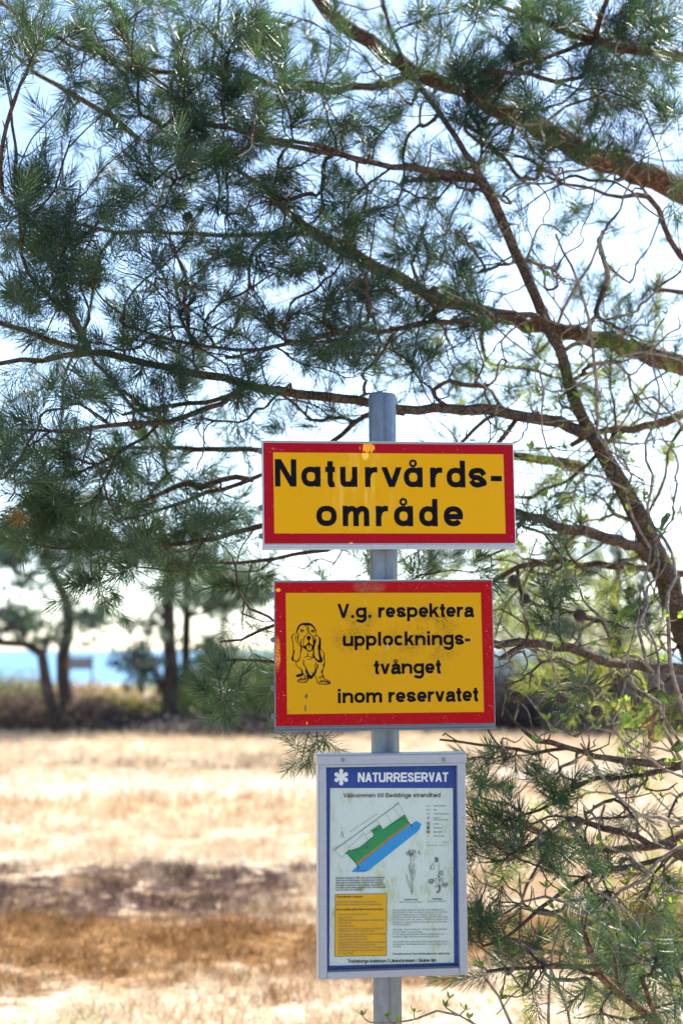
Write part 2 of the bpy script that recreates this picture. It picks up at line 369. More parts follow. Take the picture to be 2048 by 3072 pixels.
def text(pr, s, p0, p1, cap, t, single=False, ital=0., mono=None):
    """lettering from p0 to p1 (baseline ends, local coords), cap height cap"""
    sb = max(.04, .1-t*.3)
    adv = [ADV.get({'å': 'a', 'ä': 'a', 'ö': 'o', 'Ö': 'O', 'Å': 'A'}.get(c, c), .77 if c.isdigit() else .386 if c in ' .,:/' else .46) for c in s]
    if mono: adv = [mono]*len(s)
    tot = sum(adv)-2*sb; d = Vector((p1[0]-p0[0], p1[1]-p0[1])); Lw = d.length; d.normalize(); n = Vector((-d.y, d.x))
    k = Lw/tot; x = -sb; r = k/cap
    for c, a in zip(s, adv):
        W = ((a if not mono else min(.6, a))-2*sb)*r
        if c in '.,:': W = t
        if c != ' ':
            ox = x*k + ((a-2*sb)*k-W*cap)/2 + sb*k if c in '.,:' or mono else (x+sb)*k
            fx = lambda u, v, ox=ox: tuple(Vector(p0)+d*(ox+u*cap+v*cap*ital)+n*(v*cap))
            put_glyph(pr, c, max(W, t), t, fx, single, cap)
        x += a

# ------------------------------------------------------------------ sign frames
class Frame:
    def __init__(s, x, D, z, yaw, roll): 
        s.loc = Vector((x, D, z)); s.rot = Euler((0, -roll, yaw)); s.m = s.rot.to_matrix(); s.inv = s.m.inverted()
    def l(s, px, py):
        o = Vector((0, 0, EYE)); d = at(px, py, 1.)-o
        n = s.m @ Vector((0, 1, 0)); k = (s.loc-o).dot(n)/d.dot(n)
        q = s.inv @ (o+d*k-s.loc); return (q.x, q.z)
def flat(name, col, rough=.4, tr=False):
    k = NT(name); c = k.co(); e = k.noise(c, 38, 4, .7); d = k.noise(c, 420, 2)
    cc = k.mix(k.math('MULTIPLY', k.ss(d, .68, .72), .25), col, tuple(min(1, x*1.5+.07) for x in col))
    return k.fin(cc, k.n('MapRange', i0=e, i3=rough, i4=rough+.25).outputs[0], 0, .05)
M['ink'] = flat('black_print', (.003, .0035, .009)); M['ink_faded'] = flat('faded_print', (.10, .12, .12), .5); M['ink_dark'] = flat('dark_print', (.035, .04, .045), .5)

# ---- post
post = empty('sign_post', (.1018, 3.085, 0), (0, math.radians(-.336), 0),
             label='round galvanised steel post that carries the two yellow signs and the map case', cat='post')
mb = MB(); H = 2.157
mb.tube([(0, 0, z) for z in (-.3, .4, .8, 1.2, 1.6, 2.0, H-.0015, H)], [.0301]*6+[.0301, .0293], 40)
o = mb.build('pole', M['pole'], post); o.data.polygons.foreach_set('use_smooth', [abs(p.normal.z) < .5 for p in o.data.polygons])
mb = MB(); mb.tube([(0, 0, H), (0, 0, H+.002), (0, 0, H+.004)], [.0285, .027, .012], 32); mb.build('end_cap', M['screw'], post)

def bracket(parent, zs, fr):
    # clamp round the post behind a sign, in the sign's own frame
    for z in zs:
        pw = Vector((.1018-math.tan(math.radians(.336))*(fr.loc.z+z), 3.085, fr.loc.z+z)); q = fr.inv @ (pw-fr.loc)
        m = MB(); n = 20
        for a in range(n):
            a0, a1 = 2*math.pi*a/n, 2*math.pi*(a+1)/n
            b = len(m.V)
            for (aa, r, dz) in ((a0, .0305, -.012), (a1, .0305, -.012), (a1, .0305, .012), (a0, .0305, .012), (a0, .0335, -.012), (a1, .0335, -.012), (a1, .0335, .012), (a0, .0335, .012)):
                m.V.append((q.x+r*math.cos(aa), q.y+r*math.sin(aa), z+dz))
            m.F += [(b, b+1, b+2, b+3), (b+4, b+7, b+6, b+5), (b, b+4, b+5, b+1), (b+3, b+2, b+6, b+7)]
        m.box(q.x-.05, q.x+.05, q.y-.043, q.y-.034, z-.011, z+.011)
        m.build('clamp', M['alu'], parent)

def edge_sign(fr, w_, h_, face_mat, yellow, yel_mat, label, rail, lugs, rail_mat):
    root = empty('nature_sign', fr.loc, fr.rot, label=label, cat='sign')
    m = MB(); m.box(-w_/2, w_/2, 0, .020, -h_/2, h_/2, .0012); m.build('panel', rail_mat if rail_mat is M['alu_d'] else M['alu'], root)
    e = .0022
    m = MB(); m.V = [(-w_/2+e, -.0004, -h_/2+e), (w_/2-e, -.0004, -h_/2+e), (w_/2-e, -.0004, h_/2-e), (-w_/2+e, -.0004, h_/2-e)]; m.F = [(0, 1, 2, 3)]
    m.build('red_border', face_mat, root)
    m = MB(); m.V = [(x, -.0009, z) for x, z in yellow]; m.F = [(0, 1, 2, 3)]; m.build('yellow_field', yel_mat, root)
    m = MB()
    z0 = -h_/2-rail
    m.box(-w_/2-.001, w_/2+.001, -.004, .024, z0, z0+.0035, .0006); m.box(-w_/2, w_/2, .002, .020, z0+.0035, -h_/2-.0003)
    m.build('bottom_rail', rail_mat, root)
    m = MB(); m.box(-w_/2, w_/2, -.0015, .0215, h_/2+.0003, h_/2+.0025, .0005); m.build('top_rail', M['alu'], root)
    for z in lugs:
        m = MB(); m.box(-w_/2-.0045, -w_/2-.0003, .002, .018, z-.006, z+.006, .0008); m.box(-w_/2-.0075, -w_/2-.0048, .004, .016, z-.0045, z+.0045, .0006)
        m.build('edge_lug', M['alu_d'], root)
    bracket(root, (-h_*.3, h_*.3), fr)
    return root
RED1 = (.26, .001, .010); RED2 = (.28, .001, .006); YEL = (.52, .27, .001); YEL2 = (.46, .245, .002)
# ---- sign 1
f1 = Frame(.1049, 3.02, 1.9329, .1653, .0153)
def p1(u, v): return f1.l(760+u/1.912, 1160+v/1.912)
def ex_red1(k, c, col, n, d, e):
    a = p1(655, 352)
    m = k.math('MULTIPLY', k.ss(k.math('ADD', blob(k, c, a[0], a[1], .026, .02), k.math('MULTIPLY', k.math('SUBTRACT', k.noise(k.mp(c, (3.2, 1, .8)), 60, 3, .6), .5), 1.6)), .38, .62), k.ss(blob(k, c, a[0], a[1], .034, .03), .0, .2))
    col = k.mix(m, col, (.75, .33, .02))
    a = p1(120, 360); m = k.math('MULTIPLY', k.ss(blob(k, c, a[0], a[1], .022, .010), .1, .5), k.ss(k.noise(k.mp(c, (1, 1, 2)), 150, 3, .6, 1.), .60, .66))
    col = k.mix(m, col, (.45, .25, .25))
    a = p1(560, 898); col = k.mix(k.ss(blob(k, c, a[0], a[1], .006, .003), .1, .6), col, (.8, .35, .03)); return col
def ex_yel1(k, c, col, n, d, e):
    a = p1(640, 390); m = k.math('MULTIPLY', k.ss(k.math('ADD', blob(k, c, a[0], a[1], .012, .018), k.math('MULTIPLY', e, .5)), .5, .8), .8)
    col = k.mix(m, col, (.80, .55, .10))
    st = k.noise(k.mp(c, (1, 1, .12), (0, 0, 0), (0, .45, 0)), 55, 3)
    a = p1(620, 560); m = k.math('MULTIPLY', k.math('MULTIPLY', blob(k, c, a[0], a[1], .09, .11), k.ss(st, .45, .7)), .5)
    col = k.mix(m, col, (.85, .60, .18)); 
    sp_ = k.ss(k.vor(c, 75), .05, .02); col = k.mix(k.math('MULTIPLY', sp_, k.ss(n, .5, .6)), col, (.08, .06, .03)); return col
r1 = edge_sign(f1, .5485, .2187, wear_face('red_film', RED1, (.55, .42, .42), ex_red1), [p1(113, 377), p1(1431, 388), p1(1444, 843), p1(120, 842)][::-1],
               wear_face('yellow_film', YEL, (.8, .62, .3), ex_yel1), 'wide red bordered yellow sign reading Naturvårdsområde at top of the steel post', .0095, (.09, -.09, -.03), M['alu'])
L1 = [('N', 124, 247), ('a', 275, 385), ('t', 413, 468), ('u', 498, 596), ('r', 640, 711), ('v', 735, 850), ('å', 862, 970), ('r', 1013, 1083), ('d', 1107, 1214), ('s', 1233, 1337), ('-', 1360, 1423)]
L2 = [('o', 361, 478), ('m', 512, 664), ('r', 702, 772), ('å', 806, 915), ('d', 950, 1056), ('e', 1091, 1202)]
for LL, ya, yb, capv in ((L1, 573, 580, 158), (L2, 800, 802, 160)):
    pr = Print(-.0013)
    for ch, a, b in LL:
        y = ya+(yb-ya)*(a-124)/1300
        q0, q1 = p1(a, y), p1(b, y+(yb-ya)*(b-a)/1300); cap = capv/1.912*3.02/F*.995
        k_ = cap; W = (q1[0]-q0[0])/cap
        tt = .198
        fx = lambda u, v: (q0[0]+u*cap+(q1[0]-q0[0])*0, q0[1]+v*cap)
        put_glyph(pr, ch, W, tt, fx, True, cap)
    pr.build('lettering', M['ink'], r1)
# ---- sign 2
f2 = Frame(.0917, 3.02, 1.5939, .0812, .0103)
def p2(u, v): return f2.l(800+u/2.178, 1700+v/2.178)
def ex_red2(k, c, col, n, d, e):
    a = p2(670, 130); ph = k.noise(k.mp(c, (1, 1, 1.6)), 170, 2, .5, 2.5)
    m = k.math('MULTIPLY', k.ss(blob(k, c, a[0], a[1], .044, .019), .05, .4), k.ss(k.math('ABSOLUTE', k.math('SUBTRACT', ph, .5)), .035, .012))
    col = k.mix(k.math('MULTIPLY', m, .8), col, (.22, .20, .15))
    a = p2(75, 153); col = k.mix(k.ss(k.math('ADD', blob(k, c, a[0], a[1], .0075, .0055), k.math('MULTIPLY', k.noise(c, 200), .3)), .4, .55), col, (.75, .30, .02))
    a = p2(70, 570); g = k.noise(c, 420, 2, .7)
    m = k.math('MULTIPLY', k.ss(blob(k, c, a[0], a[1], .0085, .045), .05, .6), k.ss(g, .42, .56)); col = k.mix(m, col, (.72, .30, .02))
    a = p2(262, 1022); col = k.mix(k.ss(blob(k, c, a[0], a[1], .0016, .0045), .1, .5), col, (.8, .33, .02))
    st = k.noise(k.mp(c, (1, 1, .35)), 130, 3)
    a = p2(80, 780); m = k.math('MULTIPLY', k.ss(blob(k, c, a[0], a[1], .015, .12), .1, .5), k.ss(st, .64, .68)); col = k.mix(m, col, (.50, .22, .32))
    return col
def ex_yel2(k, c, col, n, d, e):
    g = k.noise(c, 560, 2, .8); acc = None
    for (u, v, rx, rz, s_) in ((600, 340, .055, .03, 1), (560, 460, .06, .05, .9), (1080, 400, .075, .06, 1), (880, 500, .14, .05, .55), (830, 640, .12, .04, .4), (1120, 560, .07, .05, .6)):
        a = p2(u, v); b_ = k.math('MULTIPLY', blob(k, c, a[0], a[1], rx, rz), s_); acc = b_ if acc is None else k.math('MAXIMUM', acc, b_)
    g2 = k.noise(k.mp(c, (1, 1, 1.5)), 240, 3, .75); acc = k.math('MULTIPLY', k.ss(acc, .0, .7), k.ss(k.noise(c, 26, 4, .7), .36, .62)); m = k.math('MULTIPLY', acc, k.ss(g2, .50, .60)); m = k.math('ADD', m, k.math('MULTIPLY', acc, .30), clamp=True); col = k.mix(k.math('MULTIPLY', m, .72), col, (.07, .055, .015))
    a = p2(258, 845); m = k.ss(k.math('ADD', blob(k, c, a[0], a[1], .005, .008), k.math('MULTIPLY', k.noise(c, 300), .8)), .72, .82); col = k.mix(m, col, (.10, .08, .05))
    a = p2(252, 925); m = k.ss(k.math('ADD', blob(k, c, a[0], a[1], .003, .012), k.math('MULTIPLY', g, .8)), .78, .86); col = k.mix(m, col, (.10, .08, .05))
    sp_ = k.ss(k.vor(c, 60), .04, .02); col = k.mix(k.math('MULTIPLY', sp_, .7), col, (.10, .07, .03)); return col
r2 = edge_sign(f2, .466, .3046, wear_face('red_film_worn', RED2, (.55, .32, .32), ex_red2, .34, .68), [p2(124, 172), p2(1396, 170), p2(1417, 949), p2(133, 964)][::-1],
               wear_face('yellow_film_worn', YEL2, (.7, .5, .2), ex_yel2), 'worn red bordered yellow sign with a dog drawing below the wide Naturvårdsområde sign', .010, (.125, .03, -.07, -.13), M['alu_d'])
cap2 = 91/2.178*3.02/F
for s_, u0, v0, u1, v1 in (('V.g. respektera', 462, 335, 1350, 328), ('upplocknings-', 497, 520, 1327, 510), ('tvånget', 700, 702, 1137, 697), ('inom reservatet', 460, 892, 1380, 878)):
    pr = Print(-.0013); text(pr, s_, p2(u0, v0), p2(u1, v1), cap2, .205); pr.build('lettering', M['ink'], r2)
pr = Print(-.0013)
text(pr, 'T', p2(138, 955), p2(147, 955), .003, .15)
pr.build('printer_mark', M['ink'], r2)
m = MB(); a = p2(786, 522); m.V = [(a[0]+x, -.0015, a[1]+z) for x, z in ((0, .009), (.0025, .002), (.0015, -.006), (-.001, -.006), (-.0015, .001))]; m.F = [(4, 3, 2, 1, 0)]
m.build('sticker_scrap', flat('grey_scrap', (.35, .30, .33)), r2)
# dog drawing: ink strokes (u, v, width) at 9.8 units per pixel
def pd(u, v): return f2.l(850+u/9.8, 1840+v/9.8)
DK = 1/9.8*3.02/F
DOG = '''405,620,10 390,540,25 430,450,40 475,360,40 560,318,45 640,318,60 720,318,65 790,328,50 860,380,40 910,440,35 950,500,20 955,620,10
640,355,8 690,420,16 700,500,16 708,590,12 640,660,14 605,740,14 590,830,12 590,900,14 600,970,14
730,360,14 735,450,18 760,580,18 850,660,18 875,750,24 885,850,30 890,930,40 870,1000,50
345,590,8 260,650,18 248,700,25 272,830,10 290,960,10 290,1050,18 305,1120,35 285,1230,25 265,1350,50 340,1400,20 400,1415,25 450,1370,25 485,1280,14 505,1150,16 525,1050,35 510,970,20 430,880,15 370,790,14 355,700,12 370,640,8
405,660,10 430,740,22 440,800,14 490,860,14 520,890,20 520,950,14
450,580,6 440,680,10 430,740,14
545,740,6 525,830,10 520,940,16 560,985,25 630,1000,50 650,1050,45
660,1050,14 720,1095,30 770,1110,30 830,1080,20 850,1000,30
758,950,16 765,1035,8
955,630,8 1040,700,20 1070,770,40 1065,900,55 1050,1000,70 1050,1100,45 1060,1200,50 1085,1300,60 1110,1390,70 1050,1410,60 990,1380,40 930,1320,30 890,1230,30 885,1120,30 880,1020,40 910,880,50 955,780,20 958,740,8
945,630,8 920,720,10 905,830,14
720,1150,10 708,1200,14 712,1250,25 670,1275,10 610,1290,12
712,1250,14 770,1280,10 835,1270,10
710,1355,16 800,1345,14 850,1300,25 890,1280,50
840,1210,30 880,1230,30
1080,1030,8 1150,1120,12 1190,1200,14 1190,1320,30 1215,1410,12 1185,1520,40 1175,1620,14 1130,1710,40 1150,1800,18 1170,1870,40 1185,1920,14 1280,1960,10 1350,2000,16 1365,2050,30 1280,2090,14 1180,2085,10 1060,2080,16 1000,2020,20 970,1920,12 930,1810,10
370,1430,10 380,1510,10 430,1590,10 520,1640,20 550,1740,40 560,1790,50 480,1820,70 400,1840,60 370,1845,20
595,1355,14 590,1470,25 610,1530,20 650,1590,20 680,1680,40 720,1760,40 740,1830,80 800,1880,80 870,1830,50 930,1740,50 945,1680,40 935,1580,12 940,1500,10 970,1430,14
975,1540,10 1000,1500,12 1015,1550,12 1010,1610,8
985,1560,20 980,1640,16 945,1690,14
840,1710,8 860,1780,20 880,1830,30
540,1870,10 490,1930,20 430,1970,20 420,2000,16 500,2030,10 600,2030,12 680,2020,20 720,1930,30 740,1880,40
500,1940,25 600,1930,30 680,1920,40
540,2000,20 570,1960,12
620,2010,16 640,1960,14
460,1990,16 500,1970,14
590,1800,10 650,1830,14 710,1850,14
580,1840,8 640,1870,12 710,1880,14
1060,2000,20 1120,1990,30 1200,1990,30 1290,2010,30 1340,2040,20
1060,2060,16 1080,2020,12
1150,2060,20 1110,2020,12
1240,2070,20 1180,2030,14
1310,2060,20 1270,2030,12
1030,1890,20 1090,1870,16 1150,1840,16
1065,1930,16 1120,1900,10
650,1670,30 690,1740,40 650,1770,10'''
pr = Print(-.0013)
for ln_ in DOG.split('\n'):
    P = catmull([tuple(float(x) for x in q.split(',')) for q in ln_.split()], 5)
    pr.ribbon([pd(p[0], p[1]) for p in P], [max(p[2]*1.25, 19)*DK for p in P])
ell = lambda cx, cy, rx, ry: [pd(cx+rx*math.cos(a*math.pi/8), cy-ry*math.sin(a*math.pi/8)) for a in range(16)]
for e in ((548, 515, 58, 45), (865, 525, 56, 42), (742, 720, 62, 62)): pr.poly(ell(*e))
pr.poly([pd(*q) for q in ((700, 760), (785, 760), (752, 805), (752, 850), (730, 850), (730, 805))])
for pl in (((740, 830), (790, 900), (850, 930), (890, 940), (860, 1020), (832, 1010), (825, 950), (760, 940), (690, 950), (640, 950), (690, 910)), ((600, 950), (650, 960), (690, 950), (675, 990), (700, 1060), (640, 1060), (615, 1010))):
    pr.poly([pd(*q) for q in pl[::-1]])
pr.build('dog_drawing', M['ink'], r2)
pr = Print(-.0017)
pr.ribbon([pd(*q) for q in catmull([(525, 510), (550, 535), (582, 510)], 4)], 15*DK); pr.ribbon([pd(*q) for q in catmull([(840, 530), (865, 545), (890, 525)], 4)], 10*DK)
pr.build('dog_eye_whites', flat('yellow_print', YEL2), r2)

# ---- map case
f3 = Frame(.1056, 2.975, 1.1579, .1245, .0052)
# the case front is fitted at 3.0 m; keep it there
f3 = Frame(.1056, 3.0, 1.1579, .1245, .0052)
case = empty('map_case', f3.loc, f3.rot, label='pale metal display case with a blue NATURRESERVAT map poster, lowest on the steel post', cat='display case')
W3, H3 = .3064, .4516
def pz(u, v): return f3.l(940+u/3.267, 2230+v/3.267)
def pw(u, v): return f3.l(940+u/3.267, 2600+v/3.267)
jw = .0155
m = MB(); m.box(-W3/2, W3/2, .012, .030, -H3/2, H3/2); m.build('back_panel', M['alu'], case)
for sx in (-1, 1):
    m = MB(); x0, x1 = (-W3/2, -W3/2+jw) if sx < 0 else (W3/2-jw, W3/2); m.box(x0, x1, -.006, .0118, -H3/2, H3/2-.0192, .001); m.build('side_rail', M['alu_w'], case)
    m = MB(); x0, x1 = (-W3/2-.0022, -W3/2-.0003) if sx < 0 else (W3/2+.0003, W3/2+.0018); m.box(x0, x1, -.003, .031, -H3/2, H3/2-.0192, .0004); m.build('edge_strip', M['alu'], case)
m = MB(); m.box(-W3/2-.003, W3/2+.003, -.010, .031, H3/2-.019, H3/2, .0012); m.box(-W3/2+jw-.012, W3/2-jw+.008, -.0075, .0, H3/2-.0245, H3/2-.0192, .0006)
m.box(-W3/2-.006, W3/2+.003, -.012, .033, H3/2+.0002, H3/2+.0022, .0004); m.build('top_cap', M['alu_w'], case)
m = MB(); m.box(-W3/2+jw+.0003, W3/2-jw-.0003, -.005, .0118, -H3/2, -H3/2+.0145, .001); m.build('bottom_rail', M['alu_w'], case)
m = MB(); m.box(-W3/2+jw+.0003, W3/2-jw-.0003, -.0015, .0108, -H3/2+.0148, -H3/2+.0172); m.build('gasket', flat('grimy_gasket', (.10, .11, .12), .7), case)
for u in (283, 1265):
    q = pz(u, 160); m = MB(); m.tube([(q[0], -.0102, q[1]), (q[0], -.0122, q[1]), (q[0], -.0135, q[1])], [.0042, .0042, .0026], 16); m.build('screw', M['screw'], case)
    m = MB(); m.tube([(q[0], -.01355, q[1]), (q[0], -.0138, q[1])], [.0014, .0014], 6); m.build('screw', M['ink'], case)
def ex_blue(k, c, col, n, d, e):
    g = k.noise(c, 45, 4, .7); return k.mix(k.math('MULTIPLY', k.ss(g, .55, .75), .5), col, (.05, .09, .10))
def ex_paper(k, c, col, n, d, e):
    g = k.noise(k.mp(c, (1, 1, .45)), 42, 5, .72); g2 = k.noise(c, 14, 3); g3 = k.noise(k.mp(c, (1, 1, .3)), 230, 3, .7)
    col = k.mix(k.math('MULTIPLY', k.ss(g, .48, .72), k.ss(g2, .3, .65)), col, (.30, .37, .20))
    col = k.mix(k.math('MULTIPLY', k.ss(g3, .55, .75), .35), col, (.27, .34, .30))
    col = k.mix(k.ss(k.vor(c, 52), .045, .02), col, (.05, .06, .05)); return col
bx0, bx1, bz0, bz1 = -W3/2+jw+.0002, W3/2-jw-.0002, -H3/2+.0145, H3/2-.0192
m = MB(); m.V = [(bx0, .0100, bz0), (bx1, .0100, bz0), (bx1, .0100, bz1), (bx0, .0100, bz1)]; m.F = [(0, 1, 2, 3)]
m.build('blue_poster', wear_face('blue_print', (.008, .045, .24), (.12, .18, .30), ex_blue, .5), case)
def shift(P, y): return P
m = MB(); Q = [pz(169, 443), pz(1373, 443), pw(1384, 950), pw(160, 980)][::-1]; m.V = [(x, .0094, z) for x, z in Q]; m.F = [(0, 1, 2, 3)]
m.build('poster_paper', wear_face('dirty_paper', (.43, .53, .53), (.22, .27, .20), ex_paper, .55), case)
YP = .0089
def pb(u, v): return f3.l(980+u/5.227, 2380+v/5.227)
def pf(u, v): return f3.l(1120+u/6.03, 2460+v/6.03)
K5 = 1/5.227*3.0/F; K6 = 1/6.03*3.0/F; K3 = 1/3.267*3.0/F
# white lettering and snowflake emblem
pr = Print(.0094)
text(pr, 'NATURRESERVAT', pz(440, 383), pz(1327, 380), 90*K3, .2)
cx, cy = pz(277, 335)
for i in range(6):
    a = math.pi/2+i*math.pi/3; d = (math.cos(a), math.sin(a)); R_ = 82*K3 if i % 3 == 0 else 76*K3; hw = 17*K3
    n_ = (-d[1], d[0]); pr.poly([(cx+d[0]*r+n_[0]*s_*hw*q, cy+d[1]*r+n_[1]*s_*hw*q) for r, s_, q in ((0, -1, .6), (R_*.8, -1, 1.25), (R_, 0, 0), (R_*.8, 1, 1.25), (0, 1, .6))])
pr.build('white_lettering', flat('white_print', (.55, .62, .66), .5), case)
GREEN = [(1230, 340), (1300, 475), (1000, 690), (850, 810), (465, 1110), (325, 960), (290, 960), (355, 890), (380, 905), (520, 855), (740, 680), (745, 655), (700, 590), (835, 500), (890, 575), (950, 530), (1165, 385)]
for name, mat, polys in (('green_map_area', flat('green_print', (.012, .21, .08)), [GREEN]),
                         ('sand_strip', flat('orange_print', (.36, .15, .04)), [[(1300, 475), (1322, 490), (980, 742), (490, 1140), (465, 1110), (850, 810), (1000, 690)]]),
                         ('sea_area', flat('sea_print', (.015, .22, .52)), [[(1330, 495), (1410, 438), (1495, 490), (1455, 590), (650, 1230), (585, 1248), (390, 1245), (492, 1142), (982, 745)]])):
    pr = Print(YP)
    for P in polys: pr.poly([pb(*q) for q in P[::-1]])
    if 'green' in name: pr.poly([pz(*q) for q in ((1117, 847), (1144, 847), (1144, 818), (1117, 818))])
    if 'sand' in name: pr.poly([pz(*q) for q in ((1117, 887), (1144, 887), (1144, 860), (1117, 860))])
    pr.build(name, mat, case)
pr = Print(YP); pr.poly([pw(*q) for q in ((213, 888), (721, 880), (723, 271), (217, 280))]); pr.build('yellow_notice', wear_face('yellow_print_box', (.52, .30, .008), (.3, .2, .05), None, .5), case)
pr = Print(YP-.0006)
def L5(P, w, closed=False): pr.ribbon([pb(*q) for q in P], w*K5, closed)
L5([(120, 905), (1140, 160)], 8)
for P in ([(285, 775), (345, 865)], [(345, 865), (580, 645)], [(555, 585), (650, 740)], [(610, 660), (660, 630), (700, 595)], [(785, 415), (890, 575)], [(925, 315), (1020, 470)], [(1060, 235), (1160, 385)],
          [(1135, 170), (1230, 340)], [(135, 905), (245, 1020), (300, 965)], [(982, 742), (490, 1140)], [(1322, 490), (982, 742)], [(245, 600), (222, 705)]): L5(P, 3.4)
L5([(247, 600), (255, 650), (270, 702)], 9); L5([(236, 540), (256, 562)], 6)
G2 = GREEN+[GREEN[0]]
for (a, b) in zip(G2, G2[1:]):
    if a in ((1300, 475), (1000, 690), (850, 810)): continue
    n_ = max(1, int(math.hypot(b[0]-a[0], b[1]-a[1])/26))
    for i in range(n_):
        t0, t1 = i/n_, (i+.62)/n_; L5([(a[0]+(b[0]-a[0])*t, a[1]+(b[1]-a[1])*t) for t in (t0, t1)], 7)
L5([(1300, 475), (1345, 530)], 8); L5([(465, 1110), (505, 1175)], 8)
for x, y in ((1358, 540), (518, 1194)): pr.poly([pb(x, y), pb(x-8, y-38), pb(x-34, y-16)])
random.seed(3)
for a, b, n_ in (((400, 915), (560, 880), 7), ((560, 860), (720, 700), 7), ((980, 520), (1220, 380), 16), ((740, 605), (850, 550), 6), ((760, 575), (800, 610), 3), ((340, 950), (460, 1090), 6), ((1255, 400), (1300, 465), 4), ((750, 640), (740, 600), 2)):
    for i in range(n_):
        t = i/(n_-1); x = a[0]+(b[0]-a[0])*t+random.uniform(-5, 5); y = a[1]+(b[1]-a[1])*t+random.uniform(-5, 5); pr.poly([pb(x-6, y+6), pb(x+6, y+6), pb(x+6, y-6), pb(x-6, y-6)])
L5([(612, 876), (655, 876), (655, 830), (612, 830)], 4, True); L5([(633, 870), (633, 836)], 12); L5([(493, 982), (493, 912)], 4); L5([(473, 935), (513, 935)], 4); L5([(478, 950), (508, 950)], 3)
def t5(s_, a, b, cap, t=.13, **k): text(pr, s_, pb(*a), pb(*b), cap*K5, t, **k)
t5('Beddingestrand', (375, 620), (806, 335), 22, mono=.9); t5('mot Trelleborg', (80, 918), (200, 828), 15, .1); t5('mot Ystad', (1065, 195), (1140, 150), 15, .1)
t5('till 3 meters djup', (468, 1224), (640, 1222), 16, .1, ital=.2); t5('till 3 meters djup', (1310, 570), (1465, 566), 14, .1, ital=.2)
def t3(s_, x0, x1, v, cap, t=.11, **k): text(pr, s_, pz(x0, v), pz(x1, v), cap*K3, t, **k)
for s_, x1, v in (('Reservatsgräns', 1307, 622), ('Väg', 1212, 662), ('Vattendrag/spång', 1330, 701), ('Plats för', 1247, 741), ('midsommarstång', 1320, 760), ('Toalett', 1237, 801), ('Strandhed', 1264, 841), ('Sandstrand', 1275, 880), ('Tavlans plats', 1288, 920), ('200 m', 1332, 983)):
    t3(s_, 1180 if s_ != '200 m' else 1273, x1, v, 14)
t3('0', 1110, 1119, 983, 14)
def L3(P, w, closed=False): pr.ribbon([pz(*q) for q in P], w*K3, closed)
for P in ([(1108, 617), (1122, 617)], [(1126, 617), (1140, 617)], [(1144, 617), (1154, 617)], [(1108, 656), (1154, 656)]): L3(P, 3)
L3([(1108, 695), (1154, 695)], 1.5); L3([(1128, 702), (1134, 688)], 2); L3([(1131, 758), (1131, 722)], 2.4); L3([(1117, 733), (1145, 733)], 2.4); L3([(1121, 741), (1141, 741)], 2)
L3([(1117, 807), (1145, 807), (1145, 777), (1117, 777)], 2.4, True); L3([(1131, 804), (1131, 781)], 8)
for v in (818, 860): L3([(1117, v+28), (1145, v+28), (1145, v), (1117, v)], 2.2, True)
L3([(1132+6*math.cos(a*.7), 914+6*math.sin(a*.7)) for a in range(9)], 2.4, True); L3([(1115, 992), (1115, 1005), (1300, 1005), (1300, 992)], 2.2); L3([(1208, 994), (1208, 1005)], 2)
text(pr, 'Välkommen till Beddinge strandhed', pz(298, 536), pz(1250, 532), 42*K3, .165)
pr.build('map_drawing', M['ink_dark'], case)
# plant drawings
pr = Print(YP-.0006)
def L6(P, w, sm=True): P = catmull(P, 4) if sm else P; pr.ribbon([pf(*q) for q in P], w*K6)
for i in range(46):
    a = random.uniform(0, 6.28); r = random.random()**.5; x = 700+75*r*math.cos(a); y = 600+55*r*math.sin(a); q = random.uniform(8, 15)
    pr.ribbon([pf(x+q*math.cos(j*1.05), y+q*math.sin(j*1.05)) for j in range(6)], 3.2*K6, True)
for x, y in ((615, 615), (625, 640), (605, 600), (830, 575), (850, 600), (845, 625), (822, 600), (675, 665), (690, 670)): pr.ribbon([pf(x+13*math.cos(j*1.05), y+13*math.sin(j*1.05)) for j in range(6)], 4*K6, True)
for P in ([(700, 660), (695, 800), (700, 1000), (695, 1200), (700, 1370)], [(740, 690), (725, 800), (705, 1000), (715, 1200), (705, 1370)], [(760, 640), (770, 680), (735, 750)], [(790, 650), (750, 720)],
          [(685, 700), (670, 850), (680, 980)], [(655, 800), (655, 900), (670, 980), (690, 1060)], [(655, 800), (672, 880), (690, 960)], [(755, 790), (735, 880), (712, 980)], [(755, 790), (745, 900), (715, 1010)],
          [(775, 895), (740, 1000), (715, 1100)], [(775, 895), (755, 1030), (722, 1110)], [(605, 985), (615, 1080), (650, 1180), (690, 1240)], [(605, 985), (640, 1090), (690, 1200)], [(650, 1180), (680, 1260), (690, 1330)],
          [(730, 1180), (728, 1280), (705, 1350)], [(660, 620), (690, 690)], [(715, 660), (745, 690)]): L6(P, 5)
for P in ([(1190, 780), (1195, 930), (1195, 1200)], [(1150, 760), (1100, 780), (1085, 830)], [(1085, 815), (1045, 840), (1035, 900)], [(1085, 815), (1115, 850), (1100, 905)], [(1060, 830), (1055, 900), (1070, 915)], [(1035, 860), (1070, 910), (1100, 890)]): L6(P, 6)
for i in range(26):
    a = random.uniform(-.4, .5)-math.pi/2; L6([(1160+random.uniform(-30, 25), 770), (1150+90*math.cos(a), 770+random.uniform(60, 100)*math.sin(a))], 4, False)
